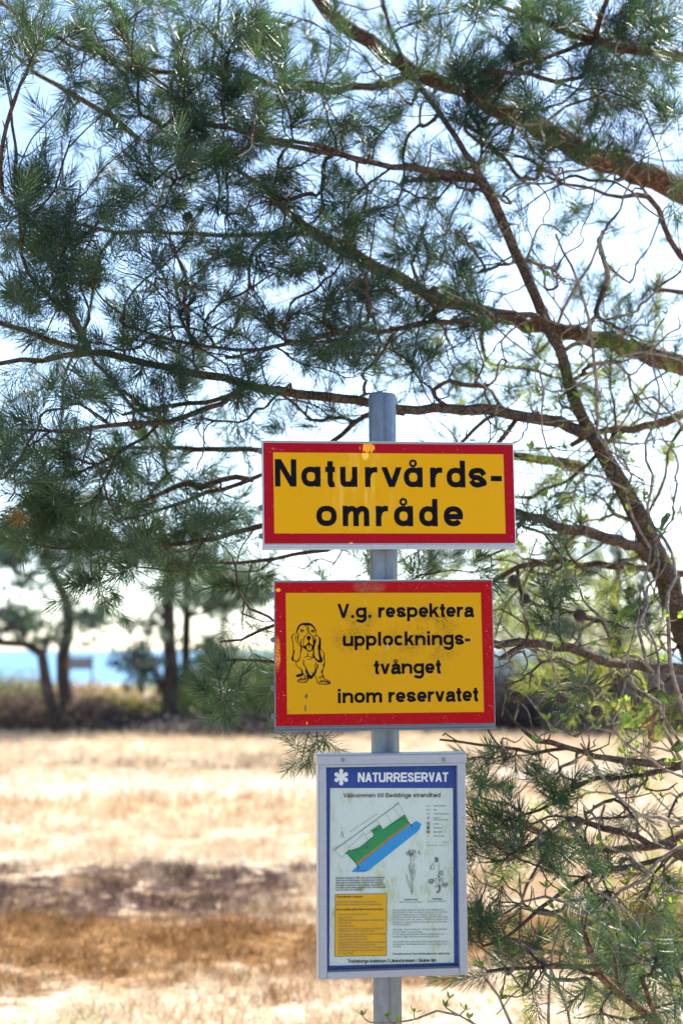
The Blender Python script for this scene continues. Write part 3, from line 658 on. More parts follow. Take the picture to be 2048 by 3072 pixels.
for (x, y, rx, ry, n_) in ((1230, 1040, 65, 110, 95), (1050, 1130, 65, 50, 60), (1300, 1180, 65, 45, 60), (1150, 1215, 40, 30, 18), (1120, 1090, 40, 30, 16)):
    for i in range(n_):
        a = random.uniform(0, 6.28); r = random.random()**.5; X_, Y_ = x+rx*r*math.cos(a), y+ry*r*math.sin(a); b = random.uniform(0, 6.28); L6([(X_, Y_), (X_+17*math.cos(b), Y_+17*math.sin(b))], 6, False)
L6([(1200, 1190), (1210, 1250), (1195, 1300), (1150, 1325)], 36); L6([(1200, 1200), (1120, 1130)], 6); L6([(1215, 1200), (1290, 1180)], 6)
pr.build('plant_drawing', flat('pencil_print', (.10, .115, .11), .5), case)
# small text
dark = Print(YP-.0006); pale = Print(YP-.0006); bold = Print(YP-.0006)
def tw(pr_, s_, x0, x1, v0, v1, cap, t, ital=0.): text(pr_, s_, pw(x0, v0), pw(x1, v1), cap*K3, t, ital=ital)
for i, (s_, x1) in enumerate((('Området avsattes 1996 som naturvårdsområde.', 710), ('Syftet är att återskapa och bevara en rest av', 690), ('den gamla strandheden med en så naturligt', 684), ('betingad vegetation som möjligt, samtidigt som', 711), ('området ska kunna utnyttjas som strövområde', 712), ('och för bad och friluftsliv.', 495))):
    tw(dark, s_, 224, x1, 126+i*23.6, 124+i*23.6-(x1-224)*.008, 17, .16)
tw(bold, 'Visa hänsyn i naturen', 228, 490, 311, 309, 19, .18); tw(bold, 'Inom området gäller bland annat förbud att:', 226, 688, 436, 431, 17, .18)
for s_, x0, x1, v in (('Till skydd för områdets naturvården har', 230, 615, 361), ('länsstyrelsen utfärdat särskilda bestämmelser.', 226, 684, 387), ('plocka eller gräva upp växter', 251, 537, 483), ('göra upp eld', 251, 378, 514), ('tälta eller ställa upp husvagn, campingbil eller', 251, 702, 541), ('motsvarande', 246, 372, 567), ('rida eller cykla', 251, 395, 597),
                      ('gräva, borra, mejsla, måla eller på annat sätt', 251, 693, 624), ('skada block, mark, buskar och träd', 250, 597, 647), ('anbringa tavla, plakat, affisch, skylt, inskrift eller', 250, 714, 678), ('därmed jämförlig anordning', 249, 523, 702), ('framföra motordrivet fordon', 250, 521, 731), ('lägga upp fritidsbåtar i området med undantag', 249, 709, 758),
                      ('för på stranden och strandnära mark', 249, 611, 783), ('(standkäfferna) under tiden 1 april - 30 september', 246, 714, 809), ('medföra ej kopplad hund under tiden 1 april -', 249, 693, 838), ('30  september', 249, 397, 866)):
    tw(pale, s_, x0, x1, v, v-(x1-x0)*.008, 16, .12, .22)
for v in (483, 514, 541, 597, 624, 678, 731, 758, 838): tw(pale, '-', 234, 240, v, v, 16, .12)
PAR = (('Den vanligaste vegetationstypen är sandgräshed av', 1283, 440), ('borsttåteltyp. Partier med öppen rished av örtrik ljungtyp', 1322, 463), ('är insprängda på delar av området. Gulmåra, liten', 1262, 487), ('blåklocka, puktörne samt de fridlysta arterna hedblomster', 1321, 510), ('och fältsippa växer här. Delar av området har tidigare varit', 1322, 534),
       ('golfbana, och det är mellan dessa ytor man kan finna den', 1322, 559), ('ursprungliga floran.', 967, 583), ('Tallskogen  är av betydelse för många flyttande småfåglar,', 1320, 631), ('och här lever också spillkråkan.', 1082, 656), ('På den öppna strandheden häckar ängspiplärka och', 1290, 679), ('sånglärka, samt den hänsynskrävande gulärlan.', 1244, 703),
       ('Även insektslivet är intressant, bland annat finns de sårbara', 1323, 752), ('fjärilsarterna malörtskapuschongfly och klocksäckspinnare', 1324, 777), ('i området.', 874, 801))
for s_, x1, v in PAR: tw(pale, s_, 782, x1, v, v-(x1-782)*.008, 16, .10)
tw(bold, 'Områdets sköts av Östra Beddingestrands vägförening', 782, 1338, 873, 867, 16, .16)
tw(bold, 'Trelleborgs kommun / Länsstyrelsen i Skåne län', 341, 1209, 952, 941, 32, .17)
tw(dark, 'Hedblomster', 896, 1028, 338, 336, 17, .16); tw(dark, 'Fältsippa', 1168, 1263, 331, 329, 17, .16)
tw(pale, 'Helichrysum arenarium', 850, 1076, 362, 360, 16, .1, .22); tw(pale, 'Pulsatilla pratensis', 1126, 1306, 355, 353, 16, .1, .22)
P = [pw(*q) for q in ((213, 888), (721, 880), (723, 271), (217, 280))]; dark.ribbon(P, 4*K3, True)
dark.build('bold_paragraph', M['ink_dark'], case); pale.build('fine_print', M['ink_faded'], case); bold.build('headings', M['ink'], case)
# clear pane in front of the poster
k = NT('clear_pane'); gl = k.n('BsdfGlossy'); gl.inputs['Roughness'].default_value = .04; tp = k.n('BsdfTransparent'); fr_ = k.n('Fresnel'); fr_.inputs[0].default_value = 1.45
mx = k.n('MixShader', i0=k.math('MULTIPLY', fr_.outputs[0], .4), i1=tp.outputs[0], i2=gl.outputs[0]); k.t.links.new(mx.outputs[0], k.out.inputs[0])
m = MB(); m.V = [(bx0, .0065, bz0), (bx1, .0065, bz0), (bx1, .0065, bz1), (bx0, .0065, bz1)]; m.F = [(0, 1, 2, 3)]; m.build('clear_pane', k.m, case)
bracket(case, (-.15, .15), f3)
# ------------------------------------------------------------------ ground, sea
def vnoise(x, y, s, seed=0):
    r = np.random.default_rng(seed); G = r.random((64, 64))
    u = np.asarray(x)*s; v = np.asarray(y)*s; i = np.floor(u).astype(int); j = np.floor(v).astype(int); fu = u-i; fv = v-j
    fu = fu*fu*(3-2*fu); fv = fv*fv*(3-2*fv); g = lambda a, b: G[a % 64, b % 64]
    return (g(i, j)*(1-fu)+g(i+1, j)*fu)*(1-fv)+(g(i, j+1)*(1-fu)+g(i+1, j+1)*fu)*fv
def ground_z(x, y):
    x = np.asarray(x, float); y = np.asarray(y, float)
    z = .05*(vnoise(x, y, .5, 1)-.5)+.035*(vnoise(x, y, 1.9, 2)-.5)
    z = z+(.022*(vnoise(x, y, 6.5, 3)-.5)+.012*(vnoise(x, y, 15, 5)-.5))*(y < 30)
    ss = lambda a, b, t: (lambda q: q*q*(3-2*q))(np.clip((t-a)/(b-a), 0, 1))
    z = z+.45*ss(31, 42, y)*(1+.5*(vnoise(x, y, .12, 4)-.5)+.3*(vnoise(x, y, .5, 6)-.5))
    z = z-3.4*ss(50, 72, y)-4*ss(75, 200, y)
    return z
def gz(x, y): return float(ground_z(x, y))
ys = np.concatenate([np.arange(-12, 4, .8), np.arange(4, 12, .06), np.arange(12, 30, .16), np.arange(30, 80, .7), np.arange(80, 300, 10), [400, 900, 3000, 9000]])
us = np.concatenate([np.linspace(-1, -.3, 10)[:-1], np.linspace(-.3, .3, 130), np.linspace(.3, 1, 10)[1:]])
X = us[None, :]*(np.maximum(ys, 5)[:, None]*1.05+7.)
Y = np.repeat(ys[:, None], len(us), 1); Z = ground_z(X, Y)
V = np.stack([X, Y, Z], -1).reshape(-1, 3); nx = len(us); ny = len(ys)
idx = np.arange(nx*ny).reshape(ny, nx); Fq = np.stack([idx[:-1, :-1], idx[:-1, 1:], idx[1:, 1:], idx[1:, :-1]], -1).reshape(-1, 4)
def heath_color(k, blades=False):
    c = k.n('NewGeometry').outputs['Position']; q = k.sep(c); x, y = q[0], q[1]
    nb = k.noise(c, .55, 3, .55); nm = k.noise(k.mp(c, (1, 1.3, 1)), 2.6, 4, .65); nf = k.noise(c, 14, 4, .7); nw = k.noise(k.mp(c, (.22, 1, 1)), .8, 3, .6)
    straw = k.ramp(nf, [(.3, (.30, .20, .12)), (.5, (.56, .44, .30)), (.68, (.78, .68, .53))])
    tan = k.ramp(nf, [(.3, (.22, .13, .07)), (.5, (.46, .30, .16)), (.7, (.66, .50, .32))])
    col = k.mix(k.ss(k.math('ADD', k.math('MULTIPLY', nm, .5), k.math('MULTIPLY', nw, .75)), .64, .78), straw, tan)
    green = k.mix(nf, (.14, .17, .05), (.36, .38, .14)); col = k.mix(k.math('MULTIPLY', k.ss(k.noise(c, 1.3, 3), .60, .70), .6), col, green)
    # worn footpath
    wy = k.math('ADD', y, k.math('MULTIPLY', x, -.35)); wy = k.math('ADD', wy, k.math('MULTIPLY', nb, 1.4))
    path = k.math('MULTIPLY', k.ss(wy, 17.0, 17.7), k.ss(wy, 19.4, 18.6)); col = k.mix(k.math('MULTIPLY', path, .7), col, (.66, .60, .50))
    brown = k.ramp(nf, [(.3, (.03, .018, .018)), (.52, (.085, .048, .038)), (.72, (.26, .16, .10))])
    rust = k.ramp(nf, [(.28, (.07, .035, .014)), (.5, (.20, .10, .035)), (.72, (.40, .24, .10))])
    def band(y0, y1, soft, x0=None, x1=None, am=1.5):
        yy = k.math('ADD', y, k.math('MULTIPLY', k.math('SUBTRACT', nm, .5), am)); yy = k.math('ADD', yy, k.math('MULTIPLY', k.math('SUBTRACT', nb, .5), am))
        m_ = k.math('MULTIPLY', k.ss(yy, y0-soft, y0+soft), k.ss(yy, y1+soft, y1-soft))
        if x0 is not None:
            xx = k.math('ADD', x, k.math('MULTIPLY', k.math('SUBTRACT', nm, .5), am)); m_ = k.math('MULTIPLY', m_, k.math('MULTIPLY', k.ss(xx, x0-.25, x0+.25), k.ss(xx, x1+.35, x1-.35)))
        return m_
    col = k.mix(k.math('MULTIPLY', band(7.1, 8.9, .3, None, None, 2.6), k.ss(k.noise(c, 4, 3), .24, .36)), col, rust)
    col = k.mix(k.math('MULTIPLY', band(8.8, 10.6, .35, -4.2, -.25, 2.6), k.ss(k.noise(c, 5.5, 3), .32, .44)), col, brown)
    col = k.mix(k.math('MULTIPLY', band(13.6, 15.6, .3, -4.5, 1.2), .6), col, tan)
    tus = k.math('MULTIPLY', k.ss(k.noise(k.mp(c, (.6, 1, 1)), 4.2, 3, .6), .54, .64), k.ss(nb, .38, .58)); col = k.mix(k.math('MULTIPLY', tus, .8), col, tan)
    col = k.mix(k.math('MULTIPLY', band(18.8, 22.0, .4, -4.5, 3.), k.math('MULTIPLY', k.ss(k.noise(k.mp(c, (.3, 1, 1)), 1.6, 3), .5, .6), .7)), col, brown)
    sand = k.ss(y, 44, 52); col = k.mix(k.math('MULTIPLY', sand, .9), col, (.62, .54, .42))
    dune = k.math('MULTIPLY', k.ss(y, 31, 34), k.ss(k.noise(c, .45, 3), .35, .6)); col = k.mix(k.math('MULTIPLY', dune, .8), col, (.66, .54, .40))
    return col, nf
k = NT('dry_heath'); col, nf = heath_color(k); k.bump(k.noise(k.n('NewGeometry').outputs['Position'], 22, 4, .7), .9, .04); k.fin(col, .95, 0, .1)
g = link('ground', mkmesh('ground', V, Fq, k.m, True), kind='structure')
# grass blades, thick enough to see in the near field
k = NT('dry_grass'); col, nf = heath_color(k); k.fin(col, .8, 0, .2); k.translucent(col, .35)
def grass(n, y0, y1, h0, h1, wd):
    y = (rng.random(n)*(y1**1.5-y0**1.5)+y0**1.5)**(1/1.5); x = (rng.random(n)*2-1)*(y*.27+.8); 
    cl = vnoise(x, y, 3.1, 9)*.6+vnoise(x, y, 9, 10)*.4; keep = rng.random(n) < np.clip((cl-.25)*2.6, .12, 1); x, y, cl = x[keep], y[keep], cl[keep]; n = len(x)
    z = ground_z(x, y)-.005; h = rng.uniform(h0, h1, n)*(.5+cl); a = rng.random(n)*6.28; ln = rng.uniform(.15, .9, n)*h; b = rng.random(n)*6.28
    V = np.zeros((n, 3, 3)); V[:, 0] = np.stack([x+np.cos(a)*wd, y+np.sin(a)*wd, z], -1); V[:, 1] = np.stack([x-np.cos(a)*wd, y-np.sin(a)*wd, z], -1)
    V[:, 2] = np.stack([x+np.cos(b)*ln, y+np.sin(b)*ln, z+h], -1)
    return V.reshape(-1, 3), np.arange(n*3).reshape(-1, 3)
Va, Fa = grass(110000, 5.2, 13, .03, .10, .0035); Vb, Fb = grass(70000, 13, 30, .05, .16, .009)
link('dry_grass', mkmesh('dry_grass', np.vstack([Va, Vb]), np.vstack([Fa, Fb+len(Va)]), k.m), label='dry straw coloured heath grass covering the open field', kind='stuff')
k = NT('sea_water'); c = k.n('NewGeometry').outputs['Position']; n1 = k.noise(k.mp(c, (.25, 1, 1)), .35, 5, .65); k.bump(n1, .5, .5)
k.fin(k.mix(k.ss(n1, .4, .65), (.05, .17, .33), (.10, .26, .42)), .45, 0, .5)
m = MB(); m.V = [(-14000, 60, -2.15), (14000, 60, -2.15), (14000, 15000, -2.15), (-14000, 15000, -2.15)]; m.F = [(0, 1, 2, 3)]; m.build('sea', k.m, kind='structure')

# ------------------------------------------------------------------ foliage templates
def tuft(n, L, nl, wd, segs=2, seed=0, spread=(26, 80)):
    """needles round a shoot along +Z; returns V, triangles"""
    r = np.random.default_rng(seed); V = []; T = []
    for i in range(n):
        f = (i+r.random())/n; z = L*f**.85; az = i*2.39996+r.normal(0, .25); th = math.radians(spread[1]+(spread[0]-spread[1])*f+r.normal(0, 8)); l = nl*r.uniform(.8, 1.12)*(.75+.35*min(1, 3*f))
        rad = np.array([math.cos(az), math.sin(az), 0]); d = rad*math.sin(th)+np.array([0, 0, 1])*math.cos(th); s_ = np.cross(d, [0, 0, 1]); s_ /= np.linalg.norm(s_)+1e-9
        p = np.array([0, 0, z])+rad*.0015; bend = r.normal(0, .12); tw = r.normal(0, .6); s_ = s_*math.cos(tw)+np.cross(d, s_)*math.sin(tw); b = len(V)
        if segs == 2:
            q = p+d*l*.55; e = p+d*l+(np.array([0, 0, 1])*.16+rad*bend)*l*.5
            V += [p-s_*wd*.4, p+s_*wd*.4, q+s_*wd*.5, q-s_*wd*.5, e]; T += [(b, b+1, b+2), (b, b+2, b+3), (b+3, b+2, b+4)]
        else:
            e = p+d*l; V += [p-s_*wd*.5, p+s_*wd*.5, e]; T += [(b, b+1, b+2)]
    return np.array(V), np.array(T)
def rots(D, roll):
    """rotation matrices taking +Z to rows of D"""
    D = D/np.linalg.norm(D, axis=1, keepdims=True); up = np.where(np.abs(D[:, 2:3]) > .95, [[1., 0, 0]], [[0, 0, 1.]])
    x = np.cross(up, D); x /= np.linalg.norm(x, axis=1, keepdims=True); y = np.cross(D, x)
    c, s_ = np.cos(roll)[:, None], np.sin(roll)[:, None]; return np.stack([x*c+y*s_, y*c-x*s_, D], -1)
def scatter(tpls, P, D, sc, tint):
    """one mesh out of many shoots"""
    n = len(P); R = rots(np.asarray(D), rng.random(n)*6.28); P = np.asarray(P); which = rng.integers(0, len(tpls), n); Vs = []; Ts = []; A = []; off = 0
    for w_, (tv, tt) in enumerate(tpls):
        ii = np.where(which == w_)[0]
        if not len(ii): continue
        v = np.einsum('nij,kj->nki', R[ii], tv)*np.asarray(sc)[ii][:, None, None]+P[ii][:, None, :]
        Vs.append(v.reshape(-1, 3)); Ts.append((tt[None]+(np.arange(len(ii))*len(tv))[:, None, None]+off).reshape(-1, 3)); A.append(np.repeat(np.asarray(tint)[ii], len(tv))); off += len(ii)*len(tv)
    return np.vstack(Vs), np.vstack(Ts), np.concatenate(A)
TP_NEAR = [tuft(74, .045+.018*i, .050, .0019, 2, i) for i in range(5)]
TP_MID = [tuft(46, .09, .050, .0026, 1, 20+i) for i in range(4)]
TP_FAR = [tuft(20, .26, .17, .030, 1, 30+i, (20, 95)) for i in range(3)]
def leafball(n, r_, s_, seed):
    r = np.random.default_rng(seed); V = []; T = []
    for i in range(n):
        p = r.normal(0, .5, 3)*r_; a = r.normal(0, 1, 3); a /= np.linalg.norm(a); b = np.cross(a, r.normal(0, 1, 3)); b /= np.linalg.norm(b); k_ = len(V)
        V += [p-a*s_, p+b*s_*.45, p+a*s_, p-b*s_*.45]; T += [(k_, k_+1, k_+2), (k_, k_+2, k_+3)]
    return np.array(V), np.array(T)

class Tree:
    """skeleton of traced limbs, joined to foliage targets by grown twigs"""
    def __init__(s, seed=0): s.P = []; s.D = []; s.par = []; s.r = []; s.fix = []; s.limbs = []; s.rg = np.random.default_rng(seed); s.paths = []; s.ds = 1.
    def limb(s, pts, name='bough', wob=.004, step=.045):
        pts = [(a, b, r, 3.08+(d-3.08)*s.ds) for a, b, r, d in pts]; Q = catmull([(*at(p[0], p[1], p[3]), p[2]*p[3]/F) for p in pts], 8)
        out = [Q[0]]
        for q in Q[1:]:
            if math.dist(q[:3], out[-1][:3]) > step: out.append(q)
        if len(out) < 3: out = [Q[0], Q[len(Q)//2], Q[-1]]
        L = []
        for i, q in enumerate(out):
            w_ = wob*s.rg.normal(0, 1, 3) if 0 < i < len(out)-1 else np.zeros(3); L.append((np.array(q[:3])+w_*min(1, q[3]*60+.3), q[3]))
        b = len(s.P)
        for i, (p, r) in enumerate(L):
            d = L[min(i+1, len(L)-1)][0]-L[max(i-1, 0)][0]; d /= np.linalg.norm(d)+1e-9
            s.P.append(p); s.D.append(d); s.par.append(b+i-1 if i else -1); s.r.append(r); s.fix.append(True)
        s.limbs.append((name, L)); return s
    def grow(s, targets, seg=.035, wander=.35, maxd=2., maxr=.02, base=.0017):
        T = np.array([np.asarray(t) for t in targets]); A0 = np.array(s.P)
        dd = np.array([np.min(np.sum((A0-t)**2, 1)) for t in T]); ends = []
        cap = len(s.P)+len(T)*60+10; P = np.zeros((cap, 3)); D = np.zeros((cap, 3)); n = len(s.P); P[:n] = s.P; D[:n] = s.D; s0 = n
        for ti in np.argsort(dd):
            t = T[ti]; v = t-P[:n]; d = np.linalg.norm(v, axis=1)+1e-9; cost = d*(1.25-.5*np.sum(D[:n]*v, 1)/d); 
            j = int(np.argmin(cost)); L_ = d[j]
            if L_ > maxd: continue
            k_ = int(np.clip(L_/seg, 3, 58)); p0 = P[j].copy(); d0 = D[j]; u = v[j]/L_; side = d0-u*np.dot(d0, u)
            c1 = p0+(d0*.35+u*.65)*L_*.4; c2 = t-(u*.8+side*.0+s.rg.normal(0, .25, 3)+np.array([0, 0, .18]))*L_*.3; am = wander*min(1, L_/.35)*.02; w0 = s.rg.normal(0, 1, 3)*am; w1 = s.rg.normal(0, 1, 3)*am; prev = j; path = [j]
            for q in range(1, k_+1):
                f = q/k_; b = (1-f)**3*p0+3*(1-f)**2*f*c1+3*(1-f)*f*f*c2+f**3*t
                b = b+w0*math.sin(f*math.pi*1.6)*1.3+w1*math.sin(f*math.pi*2.9)*.45
                P[n] = b; dv = b-P[prev]; D[n] = dv/(np.linalg.norm(dv)+1e-9); s.par.append(prev); s.r.append(0.); s.fix.append(False); prev = n; path.append(n); n += 1
            s.paths.append(path); ends.append((t, D[n-1].copy()))
        s.P = list(P[:n]); s.D = list(D[:n])
        cnt = np.zeros(n)
        for p in s.paths: cnt[p[-1]] += 1
        for i in range(n-1, -1, -1):
            if s.par[i] >= 0: cnt[s.par[i]] += cnt[i]
        for i in range(n):
            if not s.fix[i]: s.r[i] = min(base*max(1, cnt[i])**.46, maxr)
        return ends
    def twig_mesh(s, n=4, rs=1.):
        m = MB()
        for p in s.paths:
            m.tube([s.P[i] for i in p], [min(s.r[i] if not s.fix[i] else s.r[p[1]], s.r[p[1]])*rs for i in p[:-1]]+[s.r[p[-1]]*rs*.7], n, False)
        return m
    def build(s, root, bark, twigmat, n=10, twig_n=4, rs=1.):
        for name, L in s.limbs:
            m = MB(); m.tube([p for p, r in L], [r for p, r in L], n if L[0][1] > .012 else 6, True, .07); m.build(name, bark, root, True)
        if s.paths: s.twig_mesh(twig_n, rs).build('twigs', twigmat, root, True, kind='stuff')
def sample_grid(rows, k, dfun, cell=128, x0=0, y0=0, jit=1.):
    out = []
    for j, row in enumerate(rows):
        for i, ch in enumerate(row.split()):
            lam = float(ch)*k; n = int(lam)+(random.random() < lam-int(lam))
            for _ in range(n): out.append((x0+(i+random.random())*cell, y0+(j+random.random())*cell))
    return out
def shoots(ends, nside, rg, upb=.25, back=.06):
    P = []; D = []
    for t, d in ends:
        m = d*.8+rg.normal(0, .25, 3)+np.array([0, 0, upb]); m /= np.linalg.norm(m); P.append(t-m*.02); D.append(m)
        for q in range(rg.poisson(nside)):
            o = rg.normal(0, 1, 3); o -= m*np.dot(o, m); o /= np.linalg.norm(o)+1e-9; e = m*.55+o*.85+np.array([0, 0, upb]); e /= np.linalg.norm(e)
            b = t-m*rg.uniform(0, back); P.append(b+e*.015); D.append(e)
    return np.array(P), np.array(D)
def add_needles(root, P, D, sc, tint, mat, nindiv=300, tpl=None, indiv_name='needle_tuft'):
    """the largest visible shoots as parts of their own, the rest joined"""
    tpl = tpl or TP_NEAR
    u, v = proj(P); vis = (u > -60) & (u < 2108) & (v > -60) & (v < 3130); hid = ((u > 790) & (u < 1545) & (v > 1330) & (v < 1640)) | ((u > 825) & (u < 1480) & (v > 1745) & (v < 2185)) | ((u > 960) & (u < 1395) & (v > 2265) & (v < 2930))
    size = np.where(vis & ~hid, sc/P[:, 1], 0); order = np.argsort(-size); A = order[:nindiv][size[order[:nindiv]] > 0]; mask = np.ones(len(P), bool); mask[A] = False
    LV_ = (.2, .45, .7, .9); meshes = {a: [mkmesh('needle_tuft', tv, tt, mat, attr=np.full(len(tv), a)) for tv, tt in tpl] for a in LV_}
    R = rots(D[A], rng.random(len(A))*6.28)
    for i, a in enumerate(A):
        lv = min(LV_, key=lambda q: abs(q-tint[a])); o = link(indiv_name, meshes[lv][int(rng.integers(0, len(tpl)))], root)
        Mx = Matrix.Identity(4); 
        for r_ in range(3):
            for c_ in range(3): Mx[r_][c_] = R[i][r_][c_]*sc[a]
            Mx[r_][3] = P[a][r_]
        o.matrix_local = Matrix.Translation(-root.location) @ Mx if root.location.length else Mx
    if mask.any():
        V, T, At = scatter(tpl, P[mask], D[mask], sc[mask], tint[mask]); link('needle_foliage', mkmesh('needle_foliage', V, T, mat, attr=At), root, kind='stuff')
def rot_tint(n, rg): 
    t = rg.beta(2, 3, n); t[rg.random(n) < .004] = 1.; return t

